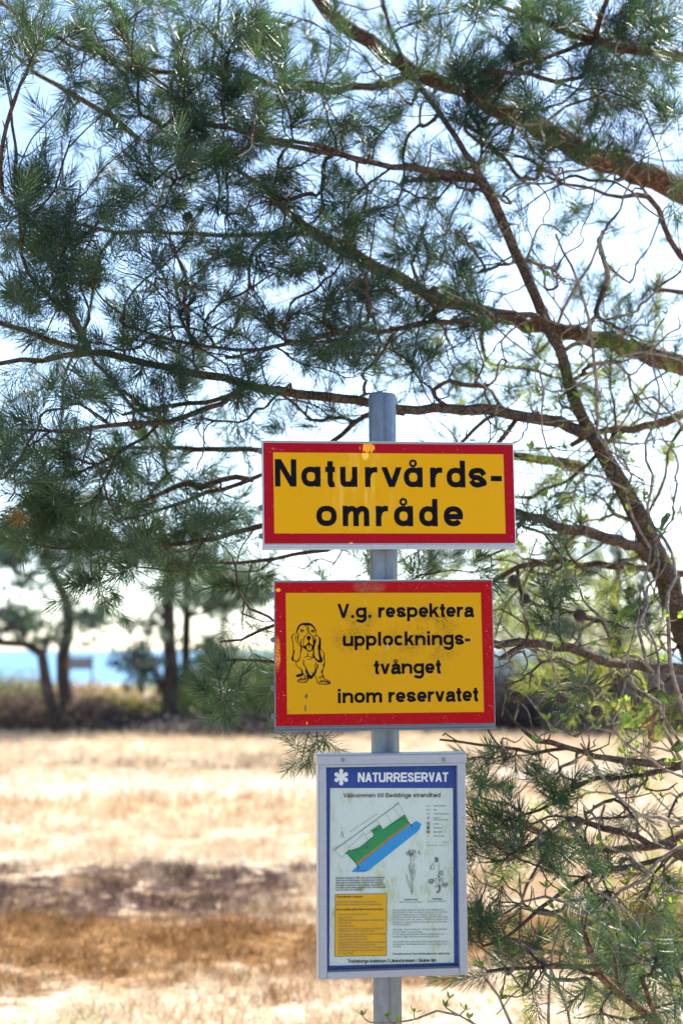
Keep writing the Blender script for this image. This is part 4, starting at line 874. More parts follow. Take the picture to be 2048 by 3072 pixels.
# ------------------------------------------------------------------ the near pine
random.seed(11)
T = Tree(5)
T.limb([(2690, 3540, 66, 4.4), (2600, 3300, 60, 4.4), (2330, 2560, 56, 4.3), (2150, 2130, 50, 4.25), (2048, 1880, 40, 4.2), (1985, 1700, 36, 4.15), (1920, 1560, 32, 4.1), (1850, 1430, 26, 4.05), (1785, 1325, 23, 4.0), (1735, 1240, 19, 3.95), (1690, 1100, 17, 3.9), (1640, 970, 18, 3.85), (1600, 880, 16, 3.8), (1560, 800, 16, 3.8), (1500, 660, 16, 3.75), (1440, 540, 17, 3.7)], 'trunk', .003)
for P_ in (
    [(1440, 540, 14, 3.7), (1425, 500, 10, 3.7), (1360, 400, 9, 3.75), (1290, 300, 9, 3.8), (1245, 228, 8, 3.85), (1180, 120, 6, 3.9), (1150, 0, 5, 3.95), (1130, -120, 3, 4)],
    [(1440, 540, 15, 3.7), (1400, 527, 13, 3.7), (1318, 513, 11, 3.68), (1230, 506, 11, 3.65), (1155, 500, 9, 3.62), (1100, 484, 9, 3.6), (1024, 464, 9, 3.58), (914, 444, 8, 3.55), (816, 431, 7, 3.52), (740, 400, 6, 3.5), (673, 379, 6, 3.5)],
    [(1040, 466, 8, 3.6), (940, 432, 7, 3.55), (820, 416, 6, 3.55), (690, 385, 5, 3.5)],
    [(1440, 545, 9, 3.7), (1380, 538, 8, 3.75), (1290, 540, 7, 3.85), (1180, 546, 6, 3.95)],
    [(1425, 520, 6, 3.72), (1445, 470, 5, 3.8), (1440, 400, 4, 3.85)],
    [(1775, 1310, 20, 4.0), (1690, 1275, 18, 3.9), (1600, 1252, 17, 3.8), (1490, 1235, 17, 3.7), (1400, 1230, 16, 3.65), (1300, 1228, 15, 3.6), (1190, 1225, 14, 3.58), (1080, 1210, 14, 3.56), (1024, 1199, 14, 3.55), (900, 1180, 14, 3.54), (784, 1160, 13, 3.52), (670, 1138, 12, 3.5), (555, 1114, 12, 3.48), (470, 1095, 11, 3.46), (392, 1075, 11, 3.45), (268, 1055, 10, 3.43), (170, 1070, 8, 3.42), (65, 1083, 8, 3.41), (0, 1090, 7, 3.4), (-120, 1110, 5, 3.4)],
    [(262, 1052, 9, 3.43), (241, 1049, 9, 3.42), (118, 1010, 8, 3.4), (0, 970, 7, 3.36), (-110, 930, 5, 3.35)],
    [(262, 1048, 8, 3.43), (222, 970, 7, 3.4), (200, 930, 7, 3.38), (176, 912, 6, 3.36), (110, 850, 6, 3.34), (72, 800, 6, 3.32), (62, 740, 5, 3.3), (60, 650, 5, 3.3), (58, 575, 5, 3.3)],
    [(760, 1158, 9, 3.52), (718, 1173, 9, 3.5), (655, 1210, 9, 3.5), (588, 1238, 9, 3.48), (530, 1262, 9, 3.47), (477, 1268, 8, 3.45), (390, 1274, 8, 3.44), (300, 1280, 7, 3.42), (228, 1292, 6, 3.4), (140, 1292, 5, 3.4), (60, 1286, 4, 3.4)],
    [(725, 1168, 7, 3.52), (650, 1200, 7, 3.55), (542, 1219, 7, 3.6), (480, 1222, 6, 3.62), (418, 1235, 5, 3.65), (340, 1250, 4, 3.68)],
    [(477, 1272, 5, 3.45), (425, 1320, 5, 3.46), (353, 1362, 5, 3.5), (300, 1388, 5, 3.5), (250, 1412, 4, 3.52)],
    [(751, 1155, 6, 3.52), (735, 1100, 5, 3.5), (722, 1055, 4, 3.48)],
    [(1638, 970, 12, 3.84), (1610, 955, 11, 3.8), (1573, 948, 10, 3.75), (1460, 952, 9, 3.7), (1350, 957, 9, 3.65), (1250, 970, 8, 3.62), (1155, 990, 8, 3.6), (1024, 997, 8, 3.55), (940, 1015, 8, 3.5), (849, 1036, 7, 3.48), (770, 1048, 7, 3.46), (686, 1049, 6, 3.45), (590, 1035, 6, 3.42), (496, 1016, 5, 3.4), (392, 980, 4, 3.38)],
    [(1745, 1400, 16, 4.6), (1500, 1362, 12, 4.4), (1200, 1352, 9, 4.3), (1000, 1350, 9, 4.2), (777, 1349, 9, 4.1), (588, 1343, 8, 4.0), (420, 1345, 6, 3.95), (287, 1346, 4, 3.9)],
    [(1210, 1240, 9, 3.65), (1150, 1235, 9, 3.7), (1102, 1250, 8, 3.75), (1050, 1283, 8, 3.8), (985, 1322, 8, 3.8), (900, 1360, 7, 3.8), (800, 1425, 7, 3.8), (700, 1455, 7, 3.8), (588, 1488, 7, 3.8), (480, 1530, 5, 3.8), (380, 1560, 4, 3.8)],
    [(760, 1440, 8, 3.8), (690, 1428, 9, 3.78), (607, 1457, 10, 3.75), (560, 1448, 10, 3.72), (500, 1475, 8, 3.7), (440, 1500, 5, 3.7)],
    [(1560, 1240, 8, 3.75), (1500, 1320, 7, 3.75), (1420, 1400, 6, 3.78), (1200, 1510, 8, 3.75), (1000, 1560, 9, 3.72), (870, 1570, 9, 3.7), (784, 1573, 9, 3.7), (700, 1600, 8, 3.7), (628, 1618, 8, 3.68), (540, 1632, 7, 3.66), (471, 1630, 6, 3.65), (392, 1634, 5, 3.62), (280, 1610, 4, 3.6)],
    [(1200, 1515, 7, 3.75), (1000, 1640, 7, 3.75), (900, 1662, 6, 3.75), (820, 1670, 6, 3.75), (720, 1690, 5, 3.72), (586, 1690, 4, 3.7), (480, 1700, 3, 3.7)],
    [(1500, 1235, 6, 3.7), (1420, 1290, 6, 3.65), (1380, 1330, 5, 3.6), (1330, 1380, 4, 3.6)],
    # right hand side, below
    [(1948, 1672, 22, 4.15), (1937, 1664, 17, 4.1), (1875, 1635, 16, 4.0), (1772, 1602, 16, 3.9), (1689, 1586, 15, 3.8), (1620, 1558, 13, 3.75), (1553, 1540, 11, 3.7), (1480, 1500, 7, 3.7), (1400, 1440, 5, 3.7)],
    [(2230, 2050, 22, 4.2), (2048, 2009, 16, 4.0), (1999, 2007, 15, 3.95), (1916, 1994, 14, 3.85), (1813, 1978, 14, 3.75), (1751, 1957, 14, 3.65), (1668, 1937, 13, 3.6), (1565, 1928, 13, 3.5), (1483, 1926, 12, 3.45), (1380, 1900, 8, 3.42), (1200, 1850, 5, 3.42), (800, 1880, 5, 3.42), (740, 1915, 4, 3.42), (660, 1925, 3, 3.42)],
    [(1483, 1930, 6, 3.45), (1200, 1990, 5, 3.44), (830, 1990, 5, 3.44), (740, 1980, 4, 3.44), (620, 1985, 3, 3.44)],
    [(1575, 1935, 9, 3.5), (1545, 1950, 8, 3.48), (1510, 1965, 6, 3.46), (1480, 1990, 4, 3.45)],
    [(2350, 2400, 18, 4.2), (2048, 2296, 14, 3.9), (1950, 2290, 11, 3.8), (1854, 2282, 10, 3.7), (1760, 2256, 8, 3.6), (1656, 2234, 8, 3.55), (1600, 2220, 6, 3.5), (1540, 2165, 5, 3.45), (1500, 2100, 4, 3.42)],
    [(1700, 2245, 6, 3.6), (1600, 2260, 6, 3.55), (1500, 2240, 5, 3.5), (1400, 2230, 4, 3.5), (1290, 2215, 3, 3.5)],
    [(2450, 2800, 20, 4.2), (2048, 2562, 12, 3.8), (1973, 2544, 10, 3.7), (1884, 2504, 9, 3.65), (1773, 2473, 9, 3.6), (1715, 2455, 7, 3.55), (1690, 2470, 6, 3.5), (1599, 2513, 5, 3.48), (1555, 2558, 5, 3.45), (1484, 2567, 4, 3.42)],
    [(2048, 2300, 9, 3.9), (1900, 2330, 7, 3.8), (1780, 2340, 7, 3.75), (1700, 2375, 6, 3.7), (1640, 2420, 5, 3.65), (1550, 2450, 4, 3.6), (1480, 2480, 3, 3.6)],
    [(2300, 2750, 14, 3.9), (2048, 2570, 9, 3.8), (1960, 2590, 8, 3.7), (1860, 2600, 8, 3.65), (1751, 2633, 7, 3.6), (1662, 2691, 6, 3.55), (1600, 2745, 6, 3.5), (1528, 2807, 5, 3.45), (1448, 2838, 4, 3.42)],
    [(2350, 3000, 14, 3.8), (2048, 2830, 9, 3.7), (1900, 2880, 8, 3.6), (1760, 2900, 7, 3.5), (1620, 2900, 6, 3.45), (1500, 2910, 5, 3.42), (1420, 2920, 3, 3.4)],
    ): T.limb(P_, 'bough')
GR = ["7 7 6 5 5 4 4 3 2 3 4 5 6 6 7 8", "6 6 7 6 7 7 5 3 2 3 5 6 7 7 7 6", ".4 1 3 6 9 9 7 4 2 3 5 5 5 4 3 3", "1 1 2 6 8 9 7 5 3 2 1 2 2 1 1 1", "5 2 2 5 6 7 5 4 4 3 1 1 1 1 .5 .5",
      "8 4 1 3 4 5 5 4 4 3 2 1 1 .5 .5 0", "7 6 3 4 4 2 2 3 5 4 3 2 1 0 0 0", "4 6 6 7 6 5 5 4 5 5 4 1 0 0 0 0", "1 1 2 6 5 4 4 4 5 4 2 1 0 0 0 0", "2 3 6 5 4 2 2 1 .5 0 0 0 0 0 0 0",
      "6 6 6 5 2 1 .5 0 0 0 0 0 0 0 0 0", "8 8 8 6 4 2 0 0 0 0 0 .5 1 1 1 0", "6 8 8 8 7 5 0 0 0 0 1 1 2 2 2 0", "0 1 6 7 6 4 2 1 2 2 2 2 2 2 1 0", "0 0 0 0 .5 3 2 0 0 0 0 1 2 1 1 0",
      "0 0 0 0 1 5 1 0 0 0 0 0 .4 .4 .4 0", "0 0 0 0 0 3 0 0 0 0 0 0 .3 .2 .2 .2", "0 0 0 0 0 0 1 2 1 0 1 2 1 .3 .3 .3", "0 0 0 0 0 0 0 0 0 0 0 4 5 3 2 1", "0 0 0 0 0 0 0 0 0 0 0 7 6 3 2 2",
      "0 0 0 0 0 0 0 0 0 0 0 4 2 2 2 2", "0 0 0 0 0 0 0 0 0 0 1 3 2 2 3 3", "0 0 0 0 0 0 0 0 0 0 1 4 4 2 3 4", "0 0 0 0 0 0 0 0 0 0 0 0 2 1 3 5"]
A0 = np.array(T.P); U0, V0 = proj(A0)
tg = []
for (px, py) in sample_grid(GR, .49, None):
    j = np.argsort((U0-px)**2+(V0-py)**2)[:3]; d = float(np.mean(A0[j, 1]))+random.gauss(.02, .16)
    if 780 < px < 1560 and 1250 < py < 2980: d = max(d, 3.4)
    tg.append(at(px, py, max(3.12, min(d, 4.6))))
for px, py in ((60, 555), (50, 620), (75, 700), (100, 640)): tg.append(at(px, py, 3.3))
ends = T.grow(tg, maxd=1.4)
pine = empty('pine_tree', label='near Scots pine whose leaning trunk and long boughs reach across behind the signs', cat='tree')
T.build(pine, M['bark_grey'], M['twig'])
rg = np.random.default_rng(2); P, D = shoots(ends, 3.0, rg); sc = rg.uniform(.75, 1.12, len(P)); P_near = P
uu, vv = proj(P); tn = rot_tint(len(P), rg); tn = np.where(tn < .99, np.clip(tn+.42*((vv > 2230) & (vv < 2720) & (uu < 1750))+.24*((vv > 2720) | ((vv > 2230) & (uu > 1750)))+.34*((vv > 1400) & (uu < 850))+.3*(rg.random(len(P)) < .08), 0, .7), 1)  # sunlight put into the tint of the lower tufts; random ones yellower too
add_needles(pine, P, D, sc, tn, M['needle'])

# dead twigs on the near pine
Tb = Tree(9); Tb.P = list(A0); Tb.D = T.D[:len(A0)]; Tb.par = [-1]*len(A0); Tb.r = T.r[:len(A0)]; Tb.fix = [True]*len(A0)
BG = ["0 0 0 0 0 0 0 0 0 0 0 0 0 0 1 0", "0 0 0 0 0 0 0 0 0 1 0 0 1 1 1 1", "0 0 0 0 0 0 0 1 1 1 1 1 1 2 2 1", "0 0 0 0 1 1 1 1 1 1 1 2 2 2 2 2", "0 1 1 1 1 1 1 1 1 1 2 2 2 2 2 2", "0 1 2 2 2 2 2 2 2 2 3 3 3 2 2 2", "0 0 1 1 1 1 2 2 2 2 2 3 3 3 3 3",
      "0 0 0 0 1 1 1 1 1 2 3 3 4 4 4 4", "0 0 0 0 1 1 1 1 1 2 4 4 4 4 4 4", "0 0 1 1 1 3 3 2 2 3 4 4 4 4 4 4", "0 0 1 2 2 3 3 1 0 1 4 4 4 4 5 5", "0 0 1 1 2 3 0 0 0 0 0 2 5 6 6 6", "0 0 1 1 2 3 0 0 0 0 0 3 6 6 6 6", "0 0 0 1 1 2 1 1 1 1 1 4 7 7 7 6", "0 0 0 0 0 1 1 0 0 0 0 4 7 7 6 6",
      "0 0 0 0 0 0 0 0 0 0 0 5 6 6 6 5", "0 0 0 0 0 0 0 0 0 0 0 5 7 6 5 5", "0 0 0 0 0 0 0 0 0 0 1 4 6 7 7 6", "0 0 0 0 0 0 0 0 0 0 0 1 4 6 6 6", "0 0 0 0 0 0 0 0 0 0 0 2 5 7 7 7", "0 0 0 0 0 0 0 0 0 0 0 2 5 6 7 7", "0 0 0 0 0 0 0 0 0 0 0 2 4 5 6 7", "0 0 0 0 0 0 0 0 0 0 0 1 3 4 6 7", "0 0 0 0 0 0 0 0 0 0 0 0 3 5 6 7"]
tb = []
BG = [" ".join(str(float(c)+(.9 if j < 12 else 0)+(2.5 if j > 17 and i > 10 else 0)+(1.6 if 1 < j < 12 and i > 7 else 0)) for i, c in enumerate(r_.split())) for j, r_ in enumerate(BG)]
for (px, py) in sample_grid(BG, 1.15, None):
    j = np.argsort((U0-px)**2+(V0-py)**2)[:3]; d = float(np.mean(A0[j, 1]))+random.gauss(.0, .2)
    if 780 < px < 1560 and 1250 < py < 2980: d = max(d, 3.4)
    tb.append(at(px, py, max(3.15, d)))
Tb.grow(tb, seg=.02, wander=.85, maxr=.007, base=.0018)
for nm_, mt_, sel in (('dead_twigs', 'deadtwig', lambda p: proj(Tb.P[p[-1]])[0] > 1480 and hash(p[-1]) % 3), ('bare_twigs', 'twig', lambda p: not (proj(Tb.P[p[-1]])[0] > 1480 and hash(p[-1]) % 3))):
    keep = Tb.paths; Tb.paths = [p for p in keep if sel(p)]; Tb.twig_mesh(4, 1.0).build(nm_, M[mt_], pine, True, kind='stuff'); Tb.paths = keep

# cones
def cone_mesh(L=.042, R_=.019, seed=0):
    r = random.Random(seed); m = MB(); m.tube([(0, 0, z*L) for z in (0, .2, .5, .8, 1)], [R_*.35, R_*.62, R_*.68, R_*.45, R_*.1], 8)
    N = 62
    for i in range(N):
        f = (i+.5)/N; a = i*2.39996; z = L*(.03+.94*f); rr = R_*(math.sin(math.pi*(.12+.80*f))**.8); th = .35+.9*f
        o = Vector((math.cos(a), math.sin(a), 0)); t = Vector((-math.sin(a), math.cos(a), 0)); up = Vector((0, 0, 1)); s_ = R_*.34*(1-.35*f)*r.uniform(.85, 1.15)
        b = len(m.V); c = o*rr*1.12+up*z; q = o*rr*.5+up*(z-.002); nrm = (o*math.cos(th)+up*math.sin(th)*.8)
        m.V += [tuple(v) for v in (q-t*s_*.6, q+t*s_*.6, c+t*s_, c-t*s_, c+nrm*s_*.55+up*s_*.4, c-up*s_*.45+t*s_*.6, c-up*s_*.45-t*s_*.6)]
        m.F += [(b, b+1, b+2, b+3), (b+3, b+2, b+4), (b+3, b+5+1, b+5, b+2), (b, b+6, b+5, b+1)]
    return mkmesh('pine_cone', m.V, m.F, M['cone'])
CM = [cone_mesh(seed=i) for i in range(3)]
for i, (px, py, d, ax, s_) in enumerate(((1548, 2083, 3.22, (-.1, -.75, -.5), .95), (1668, 2083, 3.25, (.8, -.2, -.6), 1.1), (1793, 2118, 3.25, (-.25, -.2, -.9), 1.), (1540, 1728, 3.45, (0, -.3, -1), 1.1), (1570, 1782, 3.8, (.2, -.2, -1), 1.0), (1735, 1832, 3.5, (.1, -.5, -.8), 1.1), (960, 826, 3.6, (.2, -.2, .9), .9),
                                          (565, 640, 3.6, (0, -.3, -1), 1.), (1780, 1300, 3.9, (0, -.4, -1), .9), (1300, 860, 3.6, (.3, 0, -1), .7))):
    o = link('pine_cone', CM[i % 3], pine); q = Vector(ax).normalized().to_track_quat('Z', 'Y'); o.location = at(px, py, d); o.rotation_mode = 'QUATERNION'; o.rotation_quaternion = q; o.scale = (s_*.66,)*3

# ------------------------------------------------------------------ the big pine behind
random.seed(21); T2 = Tree(6); T2.ds = .62
T2.limb([(2980, 3480, 128, 6.0), (2950, 3300, 120, 6.0), (2750, 2300, 112, 5.9), (2600, 1500, 100, 5.7), (2480, 1000, 85, 5.6), (2380, 500, 70, 5.5), (2300, 0, 55, 5.5), (2230, -600, 40, 5.4)], 'trunk', .01, .12)
for P_ in (
    [(2420, 760, 60, 5.5), (2230, 640, 44, 5.3), (2048, 568, 37, 5.1), (1938, 527, 36, 5.05), (1808, 477, 35, 5.0), (1677, 418, 34, 4.95), (1579, 362, 31, 4.9), (1480, 325, 27, 4.85), (1390, 281, 25, 4.8), (1253, 213, 24, 4.8), (1170, 175, 24, 4.75), (1109, 137, 23, 4.7), (1024, 72, 22, 4.7), (960, 20, 20, 4.7), (900, -60, 16, 4.7), (820, -200, 12, 4.7)],
    [(1253, 222, 13, 4.8), (1160, 243, 12, 4.75), (1024, 268, 11, 4.7), (914, 268, 10, 4.65), (784, 258, 9, 4.6), (660, 270, 6, 4.6)],
    [(2560, 1300, 55, 5.6), (2300, 1190, 40, 5.4), (2048, 1100, 31, 5.2), (1960, 1075, 29, 5.15), (1873, 1038, 27, 5.1), (1742, 1005, 25, 5.0), (1612, 980, 23, 4.95), (1481, 940, 22, 4.9), (1350, 899, 21, 4.85), (1220, 850, 20, 4.8), (1089, 781, 20, 4.75), (1000, 730, 20, 4.7), (930, 685, 15, 4.7), (860, 625, 11, 4.7), (790, 565, 9, 4.65), (700, 500, 6, 4.6)],
    [(960, 700, 11, 4.7), (860, 700, 9, 4.6), (718, 702, 8, 4.55), (588, 702, 7, 4.5), (392, 699, 6, 4.4), (270, 675, 6, 4.4), (183, 660, 6, 4.35), (131, 627, 5, 4.3)],
    [(2380, 420, 26, 5.2), (2200, 240, 20, 4.9), (2048, 170, 15, 4.6), (1938, 153, 14, 4.5), (1808, 127, 13, 4.4), (1710, 98, 10, 4.35), (1592, 52, 8, 4.3), (1520, 26, 6, 4.3), (1420, -30, 4, 4.3)],
    [(1790, 130, 11, 4.4), (1800, 70, 9, 4.3), (1814, 13, 8, 4.3), (1830, -60, 6, 4.3)],
    [(1780, 128, 8, 4.4), (1710, 150, 7, 4.35), (1644, 166, 7, 4.3), (1540, 200, 5, 4.25)],
    [(2450, 1100, 30, 5.5), (2250, 900, 20, 5.2), (2043, 768, 10, 4.9), (1990, 666, 9, 4.85), (1945, 588, 9, 4.8), (1840, 588, 6, 4.7), (1762, 561, 5, 4.65), (1680, 545, 5, 4.6), (1599, 509, 4, 4.6)],
    [(1945, 590, 5, 4.8), (1930, 560, 5, 4.8), (1880, 520, 4, 4.75)],
    [(359, 202, 9, 4.3), (242, 144, 8, 4.25), (124, 91, 7, 4.2), (39, 39, 6, 4.2), (-60, -30, 4, 4.2)],
    [(420, 420, 9, 4.7), (307, 336, 9, 4.6), (196, 274, 8, 4.6), (118, 222, 7, 4.6), (20, 150, 5, 4.6)],
    [(820, 260, 7, 4.6), (730, 215, 6, 4.5), (640, 202, 6, 4.3), (653, 65, 5, 4.3), (666, -40, 4, 4.3)],
    [(700, 500, 6, 4.6), (560, 450, 8, 4.6), (420, 420, 9, 4.7)],
    [(640, 202, 6, 4.35), (500, 215, 7, 4.3), (359, 202, 9, 4.3)],
    [(2620, 1700, 40, 5.7), (2350, 1730, 24, 5.3), (2048, 1712, 12, 5.0), (1850, 1700, 11, 4.9), (1689, 1687, 10, 4.8), (1560, 1700, 8, 4.8), (1450, 1760, 6, 4.8)],
    [(2700, 2150, 40, 5.9), (2400, 2350, 24, 5.3), (2048, 2500, 14, 4.9), (1850, 2560, 11, 4.8), (1650, 2500, 8, 4.7), (1480, 2420, 5, 4.6)],
    [(2700, 2300, 36, 5.9), (2400, 2700, 22, 5.2), (2048, 2850, 13, 4.7), (1850, 2880, 10, 4.5), (1650, 2850, 7, 4.4), (1480, 2800, 4, 4.4)],
    [(2050, 1240, 14, 5.0), (1900, 1290, 12, 4.8), (1780, 1300, 9, 4.7), (1690, 1350, 7, 4.7)],
    [(2620, 1500, 30, 5.7), (2300, 1180, 18, 5.2), (2048, 1240, 13, 5.0)],
    [(1960, 870, 6, 4.9), (2060, 880, 8, 5.0), (2300, 960, 14, 5.2), (2500, 1150, 20, 5.55)],
    ): T2.limb(P_, 'bough', .006)
GR2 = ["4 4 4 4 4 4 4 4 3 2 4 5 5 5 6 6", "4 3 3 3 4 5 4 3 3 2 3 5 6 6 6 5", ".3 1 3 4 5 5 5 3 4 3 3 4 4 4 4 4", ".3 1.5 4 4 4 5 4 3 3 3 4 4 4 3 2 3", "3 4 4 4 4 4 3 3 3 4 3 4 4 3 2 3",
       "3 3 4 4 4 3 3 3 4 4 4 3 3 3 3 3", "2 1 2 3 3 2 2 3 5 6 5 4 3 3 3 3", "1 1 1 1 2 2 2 2 4 6 5 4 3 3 4 5", "1 1 1 1 2 2 2 3 3 4 5 4 4 4 5 5", "2 3 3 3 2 1 1 1 1 2 3 4 4 4 5 5", "3 4 3 3 2 2 2 1 1 1 1 2 4 4 5 5",
       "4 5 5 4 4 4 0 0 0 0 1 2 4 5 4 3", "2 4 5 5 5 4 1 1 1 1 1 3 6 7 5 2", "0 0 1 1 2 2 3 4 4 4 3 4 7 8 5 3", "0 0 0 0 0 0 0 0 0 0 0 2 7 7 6 4", "0 0 0 0 0 0 0 0 0 0 0 2 6 7 6 5", "0 0 0 0 0 0 0 0 0 0 0 0 3 4 4 4", "0", "0 0 0 0 0 0 0 0 0 0 0 2 2 0 1 2", "0 0 0 0 0 0 0 0 0 0 0 4 4 1 1 3", "0 0 0 0 0 0 0 0 0 0 0 3 1 1 3 5", "0 0 0 0 0 0 0 0 0 0 0 2 3 4 5 6", "0 0 0 0 0 0 0 0 0 0 0 3 4 4 6 7", "0 0 0 0 0 0 0 0 0 0 0 1 3 5 7 7"]
A0b = np.array(T2.P); Ub, Vb_ = proj(A0b); tg = []
GR2 = [" ".join(str(float(c)*(1.5 if i > 7 and 2 < j < 12 else 1)) for i, c in enumerate(r_.split())) for j, r_ in enumerate(GR2)]
for (px, py) in sample_grid(GR2, .32, None):
    j = np.argsort((Ub-px)**2+(Vb_-py)**2)[:3]; d = float(np.mean(A0b[j, 1]))+random.gauss(.22, .32)
    tg.append(at(px, py, max(3.85 if py < 1300 else 4.1, d)))
for _ in range(26):      # crown over and beyond the frame on the trunk side
    tg.append(at(random.uniform(2080, 2500), random.uniform(-200, 900), random.uniform(4.2, 5.4)))
ends = T2.grow(tg, seg=.05, maxd=2.2, base=.0022)
pine2 = empty('pine_tree', label='larger Scots pine behind, its two thick orange boughs slanting in from the right edge', cat='tree')
T2.build(pine2, M['bark'], M['twig'], 12, 3)
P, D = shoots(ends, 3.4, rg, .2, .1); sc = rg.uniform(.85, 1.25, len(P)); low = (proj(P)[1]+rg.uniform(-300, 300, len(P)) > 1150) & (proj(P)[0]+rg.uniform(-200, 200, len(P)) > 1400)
add_needles(pine2, P[~low], D[~low], sc[~low], rot_tint((~low).sum(), rg), M['needle'], 300, TP_MID)
V, Tt, At = scatter(TP_MID, P[low], D[low], sc[low], rot_tint(low.sum(), rg)*.5+.25); link('sun_tinted_needle_foliage', mkmesh('sun_tinted_foliage', V, Tt, M['needle_sun_tint'], attr=At), pine2, kind='stuff', label='yellow green needles with sunlight put into their colour')  # lower right shoots use the needle copy with sunlight in its colour
# ------------------------------------------------------------------ climbing vine on the near pine
def leaf_cluster(seed, n=4, L=.020):
    r = random.Random(seed); V = []; T = []
    for i in range(n):
        az = i*math.pi+(.0 if i < 2 else 1.4)+r.uniform(-.3, .3); th = r.uniform(.25, .75) if i > 1 else r.uniform(.5, 1.0); l = L*r.uniform(.7, 1.15)*(1 if i < 2 else .7); o = Vector((math.cos(az), math.sin(az), 0)); s_ = Vector((-math.sin(az), math.cos(az), 0)); d = (o*math.sin(th)+Vector((0, 0, math.cos(th)))).normalized(); nn = d.cross(s_); b = len(V)
        for f, w_ in ((0, .03), (.3, .36), (.6, .40), (.85, .2), (1, .0)):
            c = d*l*f-nn*l*.12*math.sin(f*3.1); V += [tuple(c-s_*l*w_*.55+nn*l*w_*.25), tuple(c), tuple(c+s_*l*w_*.55+nn*l*w_*.25)]
        for q in range(4):
            for a in (0, 1): T += [(b+q*3+a, b+q*3+a+1, b+q*3+a+4), (b+q*3+a, b+q*3+a+4, b+q*3+a+3)]
    return mkmesh('leaf_cluster', V, np.array(T), M['leaf'], True, [r.uniform(.2, .8)]*len(V))
LC = [leaf_cluster(i, 4+(i % 3 == 0)*2) for i in range(8)]
random.seed(31); Tv = Tree(14)
